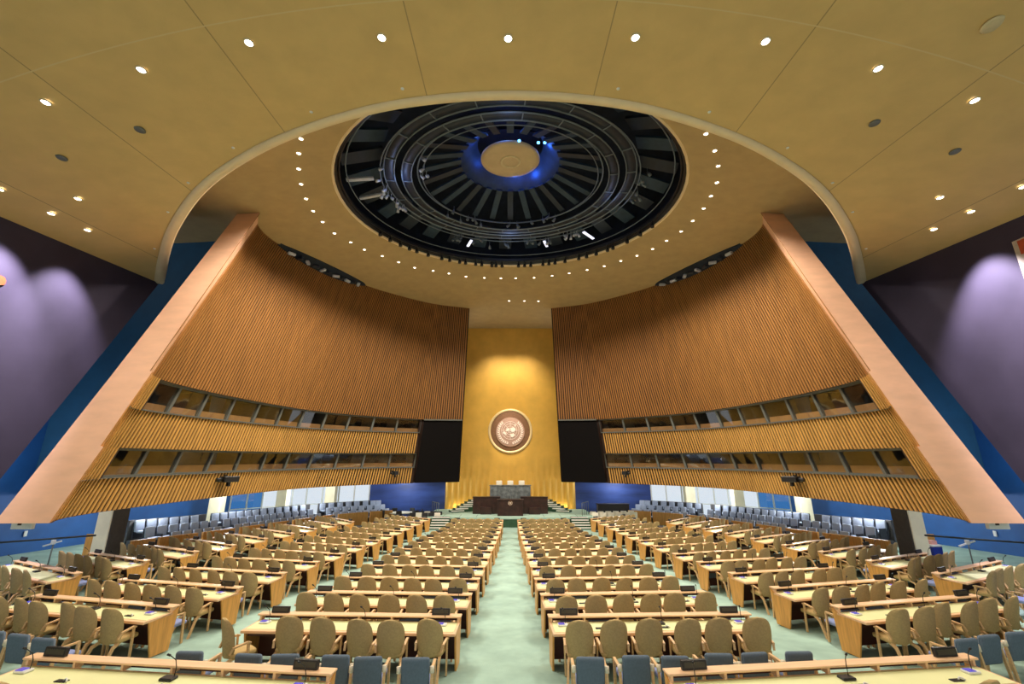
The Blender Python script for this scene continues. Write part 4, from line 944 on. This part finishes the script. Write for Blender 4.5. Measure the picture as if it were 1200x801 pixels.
for i in range(7):
    t = 2 * PI * i / 7 + 0.3; x, y = -9.0 + 1.5 * math.cos(t), 38.4 + 1.15 * math.sin(t)
    place(BC, (x, y, fy(x, y)), t + PI / 2, 'black chair at the oval white table, %s anticlockwise from its right end' % NTH[i], 'chair', 'black chairs at the oval table')
for i in range(10):
    x, y = -7.6 + 0.48 * (i % 5), 36.2 + 0.95 * (i // 5)
    place(WC if i % 3 == 1 else BC, (x, y, fy(x, y)), 0.2, '%s chair in the %s row left of the stage, %s from the left' % ('white' if i % 3 == 1 else 'black', 'front' if i < 5 else 'rear', NTH[i % 5]), 'chair', 'loose chairs left of the stage')
for i in range(12):
    x, y = 6.6 + 0.62 * (i % 6), 36.2 + 0.9 * (i // 6) + 0.05 * (i % 6)
    place(WC, (x, y, fy(x, y)), -0.2, 'white chair in the %s row right of the stage, %s from the left' % ('front' if i < 6 else 'rear', NTH[i % 6]), 'chair', 'loose white chairs right of the stage')
cb = empty('black_cabinet', (8.6, 38.9, fy(8.6, 38.9)), 0, 'long black cabinet against the right blue wall beside the stage', 'cabinet')
g = MB(); g.rbox(-1.3, 1.3, -0.35, 0.35, 0, 1.35, 0.02, 0, None, 1); g.build('cabinet_body', M['black'], cb)
g = MB(); g.rbox(-1.36, 1.36, -0.4, 0.4, 1.35, 1.4, 0.01, 0, None, 1); g.build('cabinet_top', M['plate'], cb)

# wash lights on the flat dark walls
for side in (-1, 1):
    for y, e in (((14.4, 2700), (12.3, 4200)) if side == -1 else ((13.3, 4400), (11.2, 3600))):
        p = Vector((side * 14.7, y, slab(14.7, y) - 0.25)); q = Vector((side * 16, y + 0.1, 3.6)); d = (q - p)
        plight('wall_wash_lamp', p, (0.90, 0.84, 1.0), e, 0.1, 'SPOT', d.to_track_quat('-Z', 'Y').to_euler(), math.radians(70), 0.75)
# emblem and gold wall lamps, gallery lamps
for x in (-1.6, 1.6):
    p = Vector((x, 35.0, 12.0)); q = Vector((x * 0.5, YG, 4.5)); plight('gold_wall_lamp', p, (1.0, 0.86, 0.6), 1900, 0.2, 'SPOT', (q - p).to_track_quat('-Z', 'Y').to_euler(), math.radians(70), 0.8)
p = Vector((0, 36.0, 7.5)); q = Vector((0, YG, 2.8)); plight('emblem_lamp', p, (1.0, 0.86, 0.80), 1700, 0.1, 'SPOT', (q - p).to_track_quat('-Z', 'Y').to_euler(), math.radians(32), 0.5)
for side in (-1, 1):
    for x, y, e in ((18.6, 24.0, 260), (17.6, 29, 260), (15.2, 35, 280), (9, 39.5, 150), (20.5, 17.5, 260)):
        plight('gallery_lamp', (x * side, y, -1.75 if y > 21 else 0.5), (0.92, 0.96, 1.0), e, 0.25)
    plight('bulkhead_lamp', (15.2 * side, 19.6, 0.5), (0.75, 0.9, 1.0), 35, 0.3)

# ------------------------------------------------------------------ world, camera, view
w = bpy.data.worlds.new('world'); S.world = w; w.use_nodes = True
w.node_tree.nodes['Background'].inputs['Color'].default_value = (0.95, 0.97, 1.0, 1); w.node_tree.nodes['Background'].inputs['Strength'].default_value = 0.9
cam = bpy.data.cameras.new('camera'); co = bpy.data.objects.new('camera', cam); COL.objects.link(co)
cam.sensor_width = 36.0; cam.lens = 36.0 * 510 / 1200; cam.clip_end = 300; cam.shift_x = 2.0 / 1200
co.location = (0, 0, 0); co.rotation_euler = (PI / 2 + math.atan(141 / 510), 0, 0)
S.camera = co
S.view_settings.view_transform = 'Standard'; S.view_settings.look = 'None'; S.view_settings.exposure = 0.0; S.view_settings.gamma = 1.0
S.view_settings.use_curve_mapping = False
S.cycles.use_denoising = True
S.cycles.max_bounces = 8
